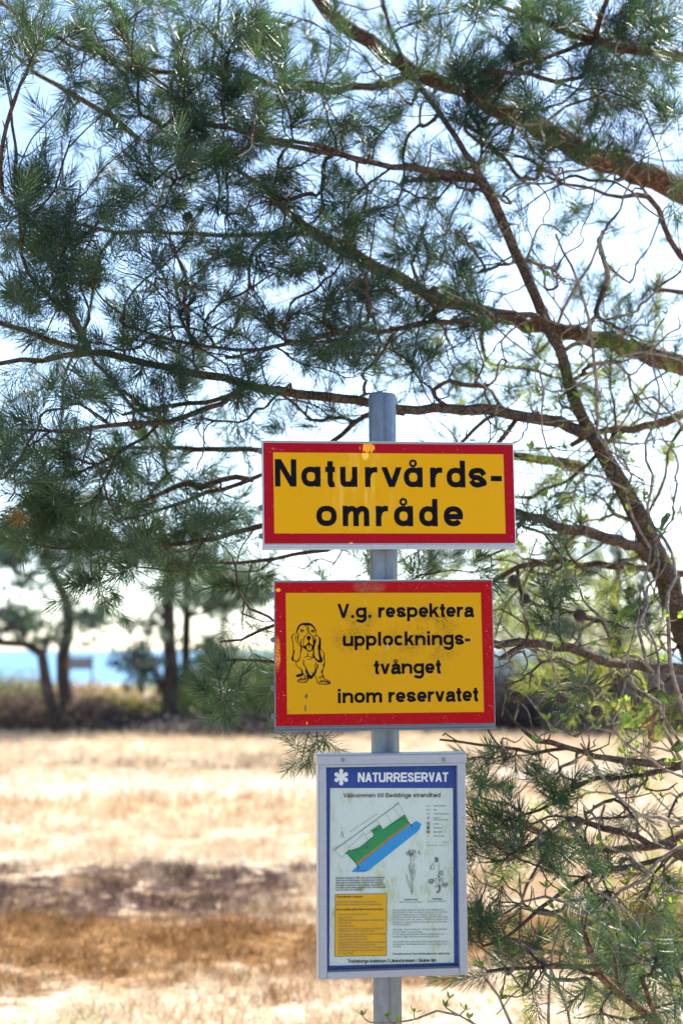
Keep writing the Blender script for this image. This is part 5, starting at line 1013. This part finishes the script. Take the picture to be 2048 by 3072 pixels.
for P_ in ([(2300, 3300, 7, 3.7), (2180, 2700, 6, 3.6), (2048, 2135, 6, 3.5), (2016, 2024, 6, 3.5), (2003, 1949, 6, 3.5), (1997, 1850, 6, 3.5), (2003, 1784, 5, 3.55), (2030, 1700, 5, 3.6), (1990, 1620, 5, 3.7), (1940, 1540, 4, 3.8), (1960, 1440, 4, 3.8), (1930, 1340, 4, 3.8), (1980, 1200, 3, 3.8), (1950, 1060, 3, 3.8), (1997, 940, 3, 3.8)],
           [(2250, 2900, 6, 3.6), (2110, 2500, 5, 3.55), (2036, 2280, 5, 3.5), (1999, 2205, 5, 3.5), (1987, 2156, 5, 3.5), (1979, 2057, 5, 3.5), (1950, 2003, 5, 3.5), (1925, 1929, 5, 3.5), (1912, 1887, 5, 3.52), (1941, 1800, 5, 3.6), (1925, 1740, 4, 3.7), (1950, 1660, 4, 3.8), (1915, 1590, 4, 3.8), (1880, 1500, 4, 3.8), (1890, 1400, 4, 3.8), (1800, 1330, 3, 3.8), (1788, 1225, 5, 3.75), (1778, 1062, 5, 3.7), (1768, 964, 5, 3.7), (1742, 886, 4, 3.7), (1703, 788, 4, 3.7), (1660, 690, 3, 3.7)],
           [(2036, 2280, 4, 3.5), (1985, 2180, 4, 3.48), (1979, 2115, 4, 3.48), (1966, 2032, 4, 3.48), (1974, 1962, 4, 3.5), (1954, 1908, 4, 3.52), (1930, 1850, 4, 3.6), (1945, 1760, 4, 3.7), (1975, 1700, 3, 3.75), (1960, 1620, 3, 3.8)],
           [(1886, 1473, 4, 3.8), (1808, 1434, 4, 3.75), (1723, 1415, 3, 3.7), (1651, 1369, 3, 3.6), (1622, 1310, 3, 3.6), (1628, 1220, 3, 3.6), (1622, 1134, 3, 3.6), (1590, 1060, 2, 3.6)],
           [(1671, 975, 5, 3.8), (1710, 890, 5, 3.75), (1745, 830, 4, 3.75), (1782, 768, 4, 3.7), (1805, 690, 3, 3.7)],
           [(2200, 1500, 5, 4.0), (2080, 1330, 5, 3.9), (2010, 1250, 4, 3.8), (1940, 1180, 4, 3.8), (1880, 1250, 3, 3.8), (1840, 1320, 3, 3.75), (1870, 1400, 3, 3.75), (1940, 1450, 3, 3.75)],
           [(2150, 1150, 5, 4.0), (2048, 1090, 4, 3.9), (1960, 1060, 4, 3.8), (1850, 1070, 3, 3.8), (1760, 1130, 3, 3.75), (1690, 1180, 3, 3.7), (1600, 1150, 2, 3.7)],
           [(2200, 2560, 7, 3.5), (2048, 2482, 6, 3.45), (1960, 2450, 5, 3.45), (1906, 2433, 5, 3.4), (1840, 2384, 5, 3.4), (1800, 2331, 5, 3.4), (1774, 2284, 4, 3.4), (1740, 2230, 3, 3.4)],
           [(2200, 2800, 6, 3.4), (2048, 2690, 5, 3.4), (1960, 2620, 4, 3.4), (1860, 2560, 4, 3.4), (1804, 2527, 4, 3.4), (1797, 2480, 4, 3.4), (1800, 2438, 4, 3.4), (1822, 2400, 3, 3.4)],
           [(2150, 3100, 6, 3.3), (2000, 2900, 5, 3.3), (1900, 2760, 4, 3.35), (1795, 2665, 4, 3.35), (1777, 2633, 4, 3.35), (1760, 2593, 4, 3.35), (1751, 2553, 4, 3.35), (1745, 2500, 3, 3.35)],
           [(1644, 3200, 5, 3.3), (1646, 3070, 5, 3.3), (1648, 2927, 4, 3.3), (1657, 2838, 4, 3.3), (1679, 2785, 4, 3.3), (1700, 2740, 3, 3.3), (1690, 2690, 3, 3.3)],
           [(1560, 3200, 5, 3.2), (1524, 3072, 5, 3.2), (1501, 3012, 4, 3.2), (1466, 2950, 4, 3.2), (1435, 2914, 3, 3.2)],
           [(2200, 2650, 6, 3.5), (2048, 2540, 5, 3.5), (1900, 2650, 5, 3.45), (1760, 2740, 4, 3.4), (1660, 2690, 4, 3.4), (1560, 2710, 3, 3.4), (1460, 2770, 3, 3.4)],
           [(2250, 2250, 5, 3.6), (2048, 2330, 4, 3.5), (1900, 2240, 4, 3.45), (1800, 2180, 4, 3.42), (1700, 2210, 3, 3.4), (1600, 2120, 3, 3.4), (1560, 2050, 2, 3.4)],
           [(1720, 3200, 5, 3.2), (1700, 3020, 4, 3.2), (1640, 2900, 4, 3.25), (1560, 2820, 3, 3.3), (1500, 2850, 3, 3.3)]):
    if P_[0][1] >= 2550: P_ = [(P_[0][0]+25, 1950+1.63*F/P_[0][3], P_[0][2]+1, P_[0][3])]+P_      # down to the ground
    Tv.limb(P_, 'stem', .006)
LV = '''1645,830 1818,954 1830,985 1387,833 1331,866 1429,902 1354,905 1586,879 1631,1088 1610,1110 1729,1101 1582,1157 1612,1180 1690,1199 1455,1160 1684,1284 1762,1290 1775,1275 1818,1258 1860,1317 1814,1392 1870,1365 1899,1045 1945,1065 1997,944 1840,1153 1994,1365 2020,1343 1670,1401 1690,1346 1782,1029
1976,1590 1999,1689 2010,1680 1638,1641 1786,1935 1859,1964 1693,1844 1660,2197 1730,2214 1790,2189 1916,2189 1905,2180 1888,2226 1910,2245 1640,2160 1685,2160 1774,2284 1999,2298 1615,2228 1786,2313 1978,2342 1984,2393 1784,2611 1820,2620 1679,2678 1706,2678 1702,2700 1657,2727 1880,2656 1906,2669 1973,2682 1985,2690 2013,2709 1581,2798 1621,2794 1724,2829 1693,2874 1722,2896 1501,2843 1439,2900 1532,2860 1566,2981 1506,2998 1982,2887 1930,1500 1870,1240 2030,1160 1960,1290 1740,1190 1750,1560 1650,1500 1700,1700 1760,1800 1830,1900 1900,1720 2030,2100 1650,2050 1600,1900'''
tgt = [tuple(float(a) for a in q.split(',')) for q in LV.split()]
for _ in range(60): tgt.append((random.uniform(1580, 2060), random.uniform(1150, 2900)))
U3, V3 = proj(np.array(Tv.P)); pts = []
for px, py in tgt:
    j = np.argmin((U3-px)**2+(V3-py)**2); pts.append(at(px, py, max(3.2, min(3.95, Tv.P[j][1]+random.gauss(0, .05)))))
ends = Tv.grow(pts, seg=.03, wander=.9, maxd=1.3, maxr=.004)
vine = empty('climbing_vine', label='pale woody climbing vine with fresh green leaf buds, tangled over the near pine at right', cat='vine')
for name, L in Tv.limbs:
    m = MB(); m.tube([p for p, r in L], [r*1.05 for p, r in L], 6, True, .08); m.build('stem', M['vine'], vine, True)
Tv.twig_mesh(4, .95).build('side_twigs', M['vine'], vine, True, kind='stuff')
def put_leaves(root, ends, sc=(.8, 1.35)):
    for i, (t, d) in enumerate(ends):
        o = link('leaf_cluster', LC[i % 8], root); e = Vector(d)*.3+Vector((random.uniform(-.5, .5), random.uniform(-.5, .5), 1)); o.rotation_mode = 'QUATERNION'; o.rotation_quaternion = e.normalized().to_track_quat('Z', 'Y') @ Euler((0, 0, random.random()*6)).to_quaternion(); o.location = t; s_ = random.uniform(*sc); o.scale = (s_,)*3
put_leaves(vine, ends)
# strand in front of the post foot
Ts = Tree(3)
Ts.limb([(1760, 4270, 6, 3.0), (1700, 3500, 5, 3.0), (1560, 3200, 4, 2.97), (1440, 3082, 3.5, 2.95), (1390, 3052, 3.2, 2.95), (1350, 3038, 3.2, 2.95), (1310, 3033, 3.2, 2.95), (1275, 3041, 3, 2.95), (1240, 3060, 3, 2.95), (1200, 3070, 2.6, 2.95), (1140, 3069, 2.4, 2.95), (1098, 3066, 2.2, 2.95), (1088, 3062, 2, 2.95)], 'stem', .001)
e2 = Ts.grow([at(*q, 2.95) for q in ((1088, 3048), (1160, 3052), (1198, 3066), (1241, 3037), (1335, 3022), (1346, 2996), (1394, 3030), (1405, 3056))], seg=.012, wander=.12)
strand = empty('vine_shoot', label='thin budding vine shoot arching in front of the foot of the steel post', cat='vine')
for name, L in Ts.limbs: m = MB(); m.tube([p for p, r in L], [r for p, r in L], 6); m.build('stem', M['vine'], strand, True)
Ts.twig_mesh(4, .8).build('side_twigs', M['vine'], strand, True, kind='stuff'); put_leaves(strand, e2, (.75, 1.05))

# ------------------------------------------------------------------ bramble with last year's leaves
br = empty('bramble', label='bramble cane with large green and withered brown leaves, at the right edge beside the cones', cat='bramble')
m = MB(); Q = catmull([tuple(at(*q)) for q in ((2380, 3860, 3.6), (2300, 2700, 3.6), (2140, 2380, 3.5), (2040, 2230, 3.42), (1985, 2140, 3.4), (1978, 2110, 3.38), (1950, 2090, 3.36), (1905, 2060, 3.36), (1880, 1990, 3.36), (1900, 1900, 3.4), (1915, 1830, 3.42), (1890, 1790, 3.45))], 6); m.tube(Q, [.0042-.0028*i/len(Q) for i in range(len(Q))], 6); m.build('cane', M['vine'], br, True)
bz = lambda u, v: (1600+u/3.5, 2000+v/3.5)
z5 = lambda u, v: (1400+u*.4133, 1536+v*.4133)
def leafpoly(outline, D, tint, parent, label=None, fold=.018):
    P = [at(*q, D) for q in outline]; n = len(P); c = sum(P, Vector())/n; tip = max(P, key=lambda p: (p-P[0]).length); ax = (tip-P[0]).normalized(); V = []; Fc = []
    out = []
    for i in range(n):
        a, b = P[i], P[(i+1) % n]
        for q in range(3): 
            p = a.lerp(b, q/3); p = p+(p-c).normalized()*(.0016 if q == 1 else -.0006 if q == 2 else .0); out.append(p)
    N = len(out)
    def bow(p): r_ = p-P[0]; al = r_.dot(ax); off = (r_-ax*al).length; return Vector((0, -fold*.8*math.sin(min(1, al/((tip-P[0]).length))*3.1)+off*.75+random.uniform(-.0012, .0012), 0))
    mid = [P[0].lerp(tip, f) for f in (0, .25, .5, .75, 1)]
    for p in out: V.append(tuple(p+bow(p)))
    for p in out: q = P[0]+ax*(p-P[0]).dot(ax); h = p.lerp(q, .5); V.append(tuple(h+bow(h)*.8))
    for p in out: q = P[0]+ax*(p-P[0]).dot(ax); V.append(tuple(q+bow(q)))
    for r_ in (0, N):
        for i in range(N): j = (i+1) % N; Fc.append((r_+i, r_+j, r_+N+j, r_+N+i))
    o = link('leaf', mkmesh('leaf', V, Fc, M['bramble'], True, [tint]*len(V)), parent, label=label); return o
TT = [.5, .82, .68, .1, .62, .2, .1, .5, .6, .15]
for ol, D, lab in (([bz(*q) for q in ((1215, 370), (1060, 410), (980, 470), (925, 515), (922, 640), (1030, 640), (1100, 600), (1180, 530), (1215, 440))], 3.2, 'large backlit green leaf with a brown tip'),
                   ([bz(*q) for q in ((1325, 450), (1230, 500), (1140, 560), (1125, 640), (1210, 650), (1290, 560))], 3.22, 'dark red brown withered leaf'),
                   ([bz(*q) for q in ((1360, 540), (1290, 560), (1210, 650), (1200, 740), (1245, 800), (1300, 795), (1360, 700))], 3.19, 'hanging green and grey brown leaf'),
                   ([bz(*q) for q in ((1345, 240), (1290, 270), (1310, 330), (1385, 405), (1420, 400), (1375, 320))], 3.37, None), ([bz(*q) for q in ((1300, 350), (1240, 290), (1105, 262), (1180, 300), (1260, 350))], 3.4, 'small yellow green leaf'),
                   ([bz(*q) for q in ((1568, 770), (1500, 770), (1425, 860), (1490, 905), (1560, 880))], 3.4, None),
                   ([z5(*q) for q in ((1235, 580), (1190, 545), (1130, 560), (1150, 600), (1200, 625))], 3.45, None), ([z5(*q) for q in ((1250, 670), (1160, 680), (1100, 720), (1060, 820), (1110, 790), (1200, 740))], 3.42, None),
                   ([z5(*q) for q in ((1225, 500), (1262, 520), (1268, 560), (1255, 600), (1235, 560))], 3.45, None), ([z5(*q) for q in ((1460, 0), (1410, 40), (1392, 110), (1405, 150), (1430, 90), (1480, 20))], 3.5, None)): leafpoly(ol, D, TT.pop(0), br, lab)

# ------------------------------------------------------------------ young pine close to the camera, lower right corner
random.seed(41); Ty = Tree(15)
Ty.limb([(2290, 4230, 18, 3.08), (2250, 3700, 16, 3.05), (2120, 3350, 15, 2.95), (2010, 3120, 14, 2.85), (1940, 3050, 13, 2.83), (1875, 2998, 13, 2.80), (1830, 2960, 12, 2.77), (1795, 2925, 12, 2.75), (1778, 2870, 11, 2.75), (1764, 2829, 11, 2.75), (1750, 2790, 8, 2.73), (1745, 2760, 6, 2.71)], 'trunk', .002)
for P_ in ([(2010, 3120, 9, 2.85), (1960, 3040, 8, 2.80), (1940, 2990, 8, 2.75), (1925, 2940, 7, 2.75), (1900, 2880, 6, 2.75)], [(1795, 2925, 7, 2.75), (1760, 2915, 6, 2.75), (1730, 2905, 5, 2.75)],
           [(2120, 3350, 9, 2.95), (2100, 3100, 8, 2.85), (2060, 3000, 7, 2.75), (2040, 2930, 6, 2.75), (2020, 2880, 5, 2.75)], [(1875, 2998, 6, 2.80), (1850, 2940, 6, 2.80), (1845, 2880, 5, 2.80)], [(1940, 3050, 6, 2.83), (1860, 3060, 5, 2.80), (1800, 3040, 4, 2.80)]): Ty.limb(P_, 'branch', .002)
ends = Ty.grow([at(px, py, 2.75+random.gauss(0, .05)) for px, py in ((1740, 2745), (1765, 2725), (1835, 2850), (1805, 2880), (1860, 2900), (1895, 2855), (1930, 2880), (1950, 2920), (2000, 2950), (2030, 2880), (1985, 3015), (1870, 2950), (1900, 3000), (2040, 3010), (1730, 2900), (2060, 2850), (1800, 3030), (1970, 2860), (2020, 3060), (1840, 3060), (1930, 3070), (1720, 3050))], seg=.02)
young = empty('pine_sapling', label='out of focus young pine close to the camera in the lower right corner', cat='tree')
Ty.build(young, M['bark'], M['twig'], 8, 4); P, D = shoots(ends, .5, rg, .3, .03); sc = rg.uniform(.62, .85, len(P)); add_needles(young, P, D, sc, rot_tint(len(P), rg)*.6+.3, M['needle'], 60, TP_NEAR)

# ------------------------------------------------------------------ trees and bushes at the far side of the heath
TF = [tuft(26, .22, .15, .030, 1, 30+i, (20, 100)) for i in range(3)]
def blobs(L, D, dj=1.):
    out = []
    for px, py, rx, ry, n in L:
        for _ in range(n):
            a = random.random()*6.28; r = random.random()**.5; out.append(at(px+rx*r*math.cos(a), py+ry*r*math.sin(a), D+random.gauss(0, dj)))
    return out
def far_tree(limbs, crown, D, label, mat='needle_dist', bark='bark_far', seed=1, sc=(.45, 1.25), dj=1.1, nside=2.2):
    limbs = [[(a, b, r_*(1.45 if i == 0 else 1.25), d) for a, b, r_, d in L] for i, L in enumerate(limbs)]; random.seed(seed); T_ = Tree(seed)
    base = limbs[0][0]; gp = at(base[0], base[1], base[3]); 
    for i, L in enumerate(limbs): T_.limb(L, 'trunk' if i == 0 else 'bough', .02, .35)
    e = T_.grow(blobs(crown, D, dj), seg=.25, maxd=9, maxr=.04)
    root = empty('pine_tree', label=label, cat='tree', group='pines at the far side of the heath')
    T_.build(root, M[bark], M['bark_far'], 8, 3, 7.); P, Dv = shoots(e, nside, rg, .3, .25); P = P+rg.normal(0, .16, P.shape)*[1.6, 1.2, .6]; V, Tt, At = scatter(TF, P, Dv, rg.uniform(*sc, len(P)), rot_tint(len(P), rg)); link('needle_foliage', mkmesh('needle_foliage', V, Tt, M[mat], attr=At), root, kind='stuff')
D_ = 28.
far_tree([[(222, 2215, 20, D_), (205, 2150, 17, D_), (192, 2060, 14, D_), (192, 1960, 13, D_), (206, 1890, 13, D_), (212, 1850, 12, D_), (195, 1790, 12, D_), (165, 1735, 11, D_), (148, 1690, 10, D_), (135, 1630, 9, D_), (120, 1560, 8, D_)],
          [(205, 1880, 7, D_), (230, 1860, 5, D_), (270, 1845, 3, D_)], [(150, 1690, 6, D_), (180, 1640, 5, D_), (240, 1600, 4, D_)], [(165, 1735, 5, D_), (120, 1715, 4, D_), (60, 1725, 3, D_)]],
         [(110, 1620, 190, 80, 100), (40, 1640, 90, 50, 26), (230, 1690, 60, 26, 12), (265, 1848, 48, 15, 22), (95, 1745, 40, 12, 6), (200, 1530, 180, 60, 30), (40, 1770, 40, 10, 4)], D_, 'tall dark pine with a bent trunk, second from the left edge beyond the field', seed=51)
far_tree([[(178, 2200, 15, D_-1), (165, 2140, 13, D_-1), (140, 2060, 12, D_-1), (133, 2000, 12, D_-1), (122, 1960, 11, D_-1), (80, 1938, 9, D_-1), (20, 1928, 8, D_-1), (-60, 1925, 7, D_-1), (-200, 1900, 5, D_-1)], [(130, 1970, 6, D_-1), (145, 1930, 5, D_-1), (150, 1895, 3, D_-1)]],
         [(150, 1905, 32, 20, 12), (20, 1870, 70, 32, 22), (-100, 1850, 100, 60, 20), (90, 1850, 40, 14, 8)], D_-1, 'low leaning pine whose dark trunk bends over to the left edge beyond the field', seed=52)
D2 = 29.
far_tree([[(516, 2190, 20, D2), (514, 2120, 18, D2), (512, 2020, 16, D2), (508, 1940, 14, D2), (506, 1860, 13, D2), (510, 1790, 12, D2), (505, 1710, 11, D2), (500, 1600, 8, D2)], [(503, 1870, 7, D2), (480, 1842, 6, D2), (462, 1805, 5, D2), (455, 1760, 4, D2)], [(505, 1880, 4, D2), (460, 1870, 3, D2), (425, 1868, 2, D2)]],
         [(510, 1650, 150, 60, 50), (440, 1870, 26, 7, 5), (545, 1780, 50, 30, 8), (440, 1985, 45, 26, 22), (470, 2045, 36, 18, 12), (400, 1975, 26, 12, 6)], D2, 'upright dark pine left of the dog sign, with a forked stem beyond the field', seed=53)
D3 = 31.
far_tree([[(560, 2200, 12, D3), (560, 2080, 11, D3), (558, 1980, 9, D3), (560, 1900, 9, D3), (562, 1780, 8, D3), (565, 1650, 6, D3)], [(558, 1990, 6, D3), (600, 1985, 5, D3), (650, 1960, 4, D3)], [(562, 1850, 5, D3), (640, 1830, 4, D3), (720, 1790, 3, D3)]],
         [(690, 1790, 110, 60, 60), (620, 1700, 120, 50, 40), (640, 1940, 60, 26, 16), (780, 1740, 60, 60, 20)], D3, 'slender pine with a mid green crown half hidden behind the dog sign', 'needle', seed=54)
D4 = 30.
far_tree([[(1850, 2210, 18, D4), (1840, 2100, 16, D4), (1855, 1990, 14, D4), (1845, 1850, 12, D4), (1860, 1650, 9, D4)], [(1850, 1950, 6, D4), (1780, 1900, 5, D4), (1700, 1880, 4, D4)], [(1850, 1850, 6, D4), (1930, 1800, 5, D4), (2000, 1790, 4, D4)]],
         [(1850, 1700, 200, 100, 60), (1700, 1880, 90, 40, 22), (1990, 1850, 80, 60, 24)], D4, 'distant pine behind the tangle at right', seed=55)
far_tree([[(1290, 2200, 16, D4), (1295, 2100, 15, D4), (1280, 1900, 13, D4), (1290, 1700, 10, D4), (1280, 1500, 6, D4)], [(1285, 1850, 5, D4), (1500, 1760, 4, D4)]], [(1290, 1600, 260, 130, 80), (1560, 1790, 80, 40, 14)], D4, 'distant pine seen only between the signs', seed=56)

def bush(px, py, D, rx, h, mats, label, n=60, seed=0, lb=None, name='bush', bare=.0, lean=0):
    """rx, h in metres, foot at ground"""
    random.seed(seed); r = np.random.default_rng(seed); c = at(px, py, D); c.z = gz(c.x, c.y); root = empty(name, label=label, cat='bush'); m = MB(); P = []
    for i in range(n):
        a = r.random()*6.28; q = r.random()**.5*rx; t = np.array([c.x+q*math.cos(a)*1.0, c.y+q*math.sin(a)*.8, c.z+h*(r.random()**.6)*(1-.45*(q/rx)**2)]); b = np.array([c.x+q*math.cos(a)*.35, c.y+q*math.sin(a)*.3, gz(c.x, c.y)-.03]); mid = (b+t)/2+r.normal(0, .06*rx, 3)+[0, 0, .1*h]
        m.tube([b, mid, t], [.016, .011, .005], 3, False)
        for _ in range(3): e = t+r.normal(0, .16*rx, 3)*[1, 1, .7]; e[2] = max(e[2], b[2]+.05); m.tube([mid*.4+t*.6, e], [.007, .004], 3, False); P.append(e)
        P.append(t)
    m.build('stems', M['bark_far'] if bare < .5 else M['bush_b'], root, kind='stuff'); P = np.array(P)
    if bare < 1:
        P = P[r.random(len(P)) > bare]; tpl = lb or [leafball(26, .30*min(1, rx), .042, s_) for s_ in range(3)]
        V, Tt, At = scatter(tpl, P, r.normal(0, 1, (len(P), 3))+[0, 0, .5], r.uniform(.7, 1.2, len(P)), r.beta(2, 2.2, len(P))); link('leaves', mkmesh('leaves', V, Tt, M[mats], attr=At), root, kind='stuff')
bush(60, 2190, 28.5, 1.5, .75, 'bush_b', 'brown leafless bush at the left edge under the leaning pine', 110, 1, bare=.45)
bush(-40, 2180, 29.5, 1.3, 1.0, 'bush_g', 'dark green bush cut by the left edge beyond the field', 70, 2)
bush(250, 2195, 29, .7, .55, 'bush_b', 'low reddish brown bush at the foot of the bent pine', 60, 3, bare=.3)
bush(325, 2150, 31, .85, .42, 'bush_y', 'low yellow green bush in sun between the two pine groups', 80, 4)
bush(620, 2200, 29.5, .9, .85, 'bush_g', 'fresh green bush right of the upright dark pine', 80, 5)
bush(730, 2190, 31, 1.5, 1.7, 'bush_g', 'tall pale green bush beyond the field just left of the dog sign', 130, 6)
bush(410, 2150, 34, 1.1, .3, 'bush_b', 'dry brown scrub on the dune between the pines', 70, 7, bare=.35)
bush(900, 2190, 30, 1.6, 1.7, 'bush_g', 'broad green bush behind the dog sign', 110, 8)
bush(1560, 2200, 29, 1.8, 1.2, 'bush_d', 'thicket coloured in dark shade tones right of the dog sign across the field', 150, 9)
bush(1800, 2200, 28.5, 1.9, 1.35, 'bush_d', 'thicket coloured in dark shade tones under the cones across the field', 160, 10)
bush(2020, 2200, 28, 1.8, 1.4, 'bush_d', 'thicket coloured in dark shade tones at the right edge across the field', 150, 11)
bush(1700, 2150, 36, 2.6, 3.2, 'bush_g', 'large sunlit green bush behind the dark thickets at right', 170, 12)
bush(110, 2130, 38, 2.0, .35, 'bush_b', 'pale dry bush on the dune at far left', 80, 13, bare=.4)
# low undergrowth along the edge of the heath
r = np.random.default_rng(8); n = 3000; x = r.uniform(-9, 9, n); y = 27.0+r.random(n)**1.5*3.5+.9*np.sin(x*.8)+.5*np.sin(x*2.3); P = np.stack([x, y, ground_z(x, y)+r.random(n)**1.6*.5*np.clip(vnoise(x, y, .9, 12)*1.6-.35, .05, 1)], -1)
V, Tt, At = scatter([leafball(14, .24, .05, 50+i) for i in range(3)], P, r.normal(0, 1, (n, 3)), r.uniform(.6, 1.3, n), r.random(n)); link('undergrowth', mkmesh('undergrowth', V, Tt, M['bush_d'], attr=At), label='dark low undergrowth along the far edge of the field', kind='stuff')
r = np.random.default_rng(9); n = 2000; y = 30+r.random(n)*14; x = r.uniform(-.36, .36, n)*y; P = np.stack([x, y, ground_z(x, y)+.02], -1)
V, Tt, At = scatter([tuft(16, .02, .22, .022, 1, 70+i, (5, 50)) for i in range(3)], P, r.normal(0, .15, (n, 3))+[0, 0, 1], r.uniform(.6, 1.3, n), r.random(n)); link('dune_grass', mkmesh('dune_grass', V, Tt, M['bush_y'], attr=At), label='tufts of pale marram grass on the low dune', kind='stuff')

# ------------------------------------------------------------------ notice board by the shore
D5 = 47.; c = at(243, 1990, D5); W_ = 66*D5/F; Hh = 36*D5/F
nb = empty('notice_board', (c.x, c.y, gz(c.x, c.y)), (0, 0, .15), label='small dark wooden notice board on two posts in front of the sea', cat='notice board'); zc = c.z-gz(c.x, c.y)
kd = NT('weathered_wood'); nn = kd.noise(kd.mp(kd.co(), (2, 2, 20)), 6, 4); wood = kd.fin(kd.ramp(nn, [(.3, (.05, .035, .03)), (.7, (.12, .085, .07))]), .85)
for sx in (-1, 1): m = MB(); m.box(sx*W_/2-.03, sx*W_/2+.03, -.03, .03, -.3, zc+Hh*.62, .006); m.build('board_post', wood, nb)
for i in range(4): m = MB(); z0 = zc-Hh/2+i*Hh/4; m.box(-W_/2-.04, W_/2+.04, -.052, -.032, z0+.004, z0+Hh/4-.004, .003); m.build('plank', wood, nb)
m = MB(); m.box(-W_/2-.08, W_/2+.08, -.1, .08, zc+Hh*.62, zc+Hh*.62+.03, .005); m.build('roof_board', wood, nb)
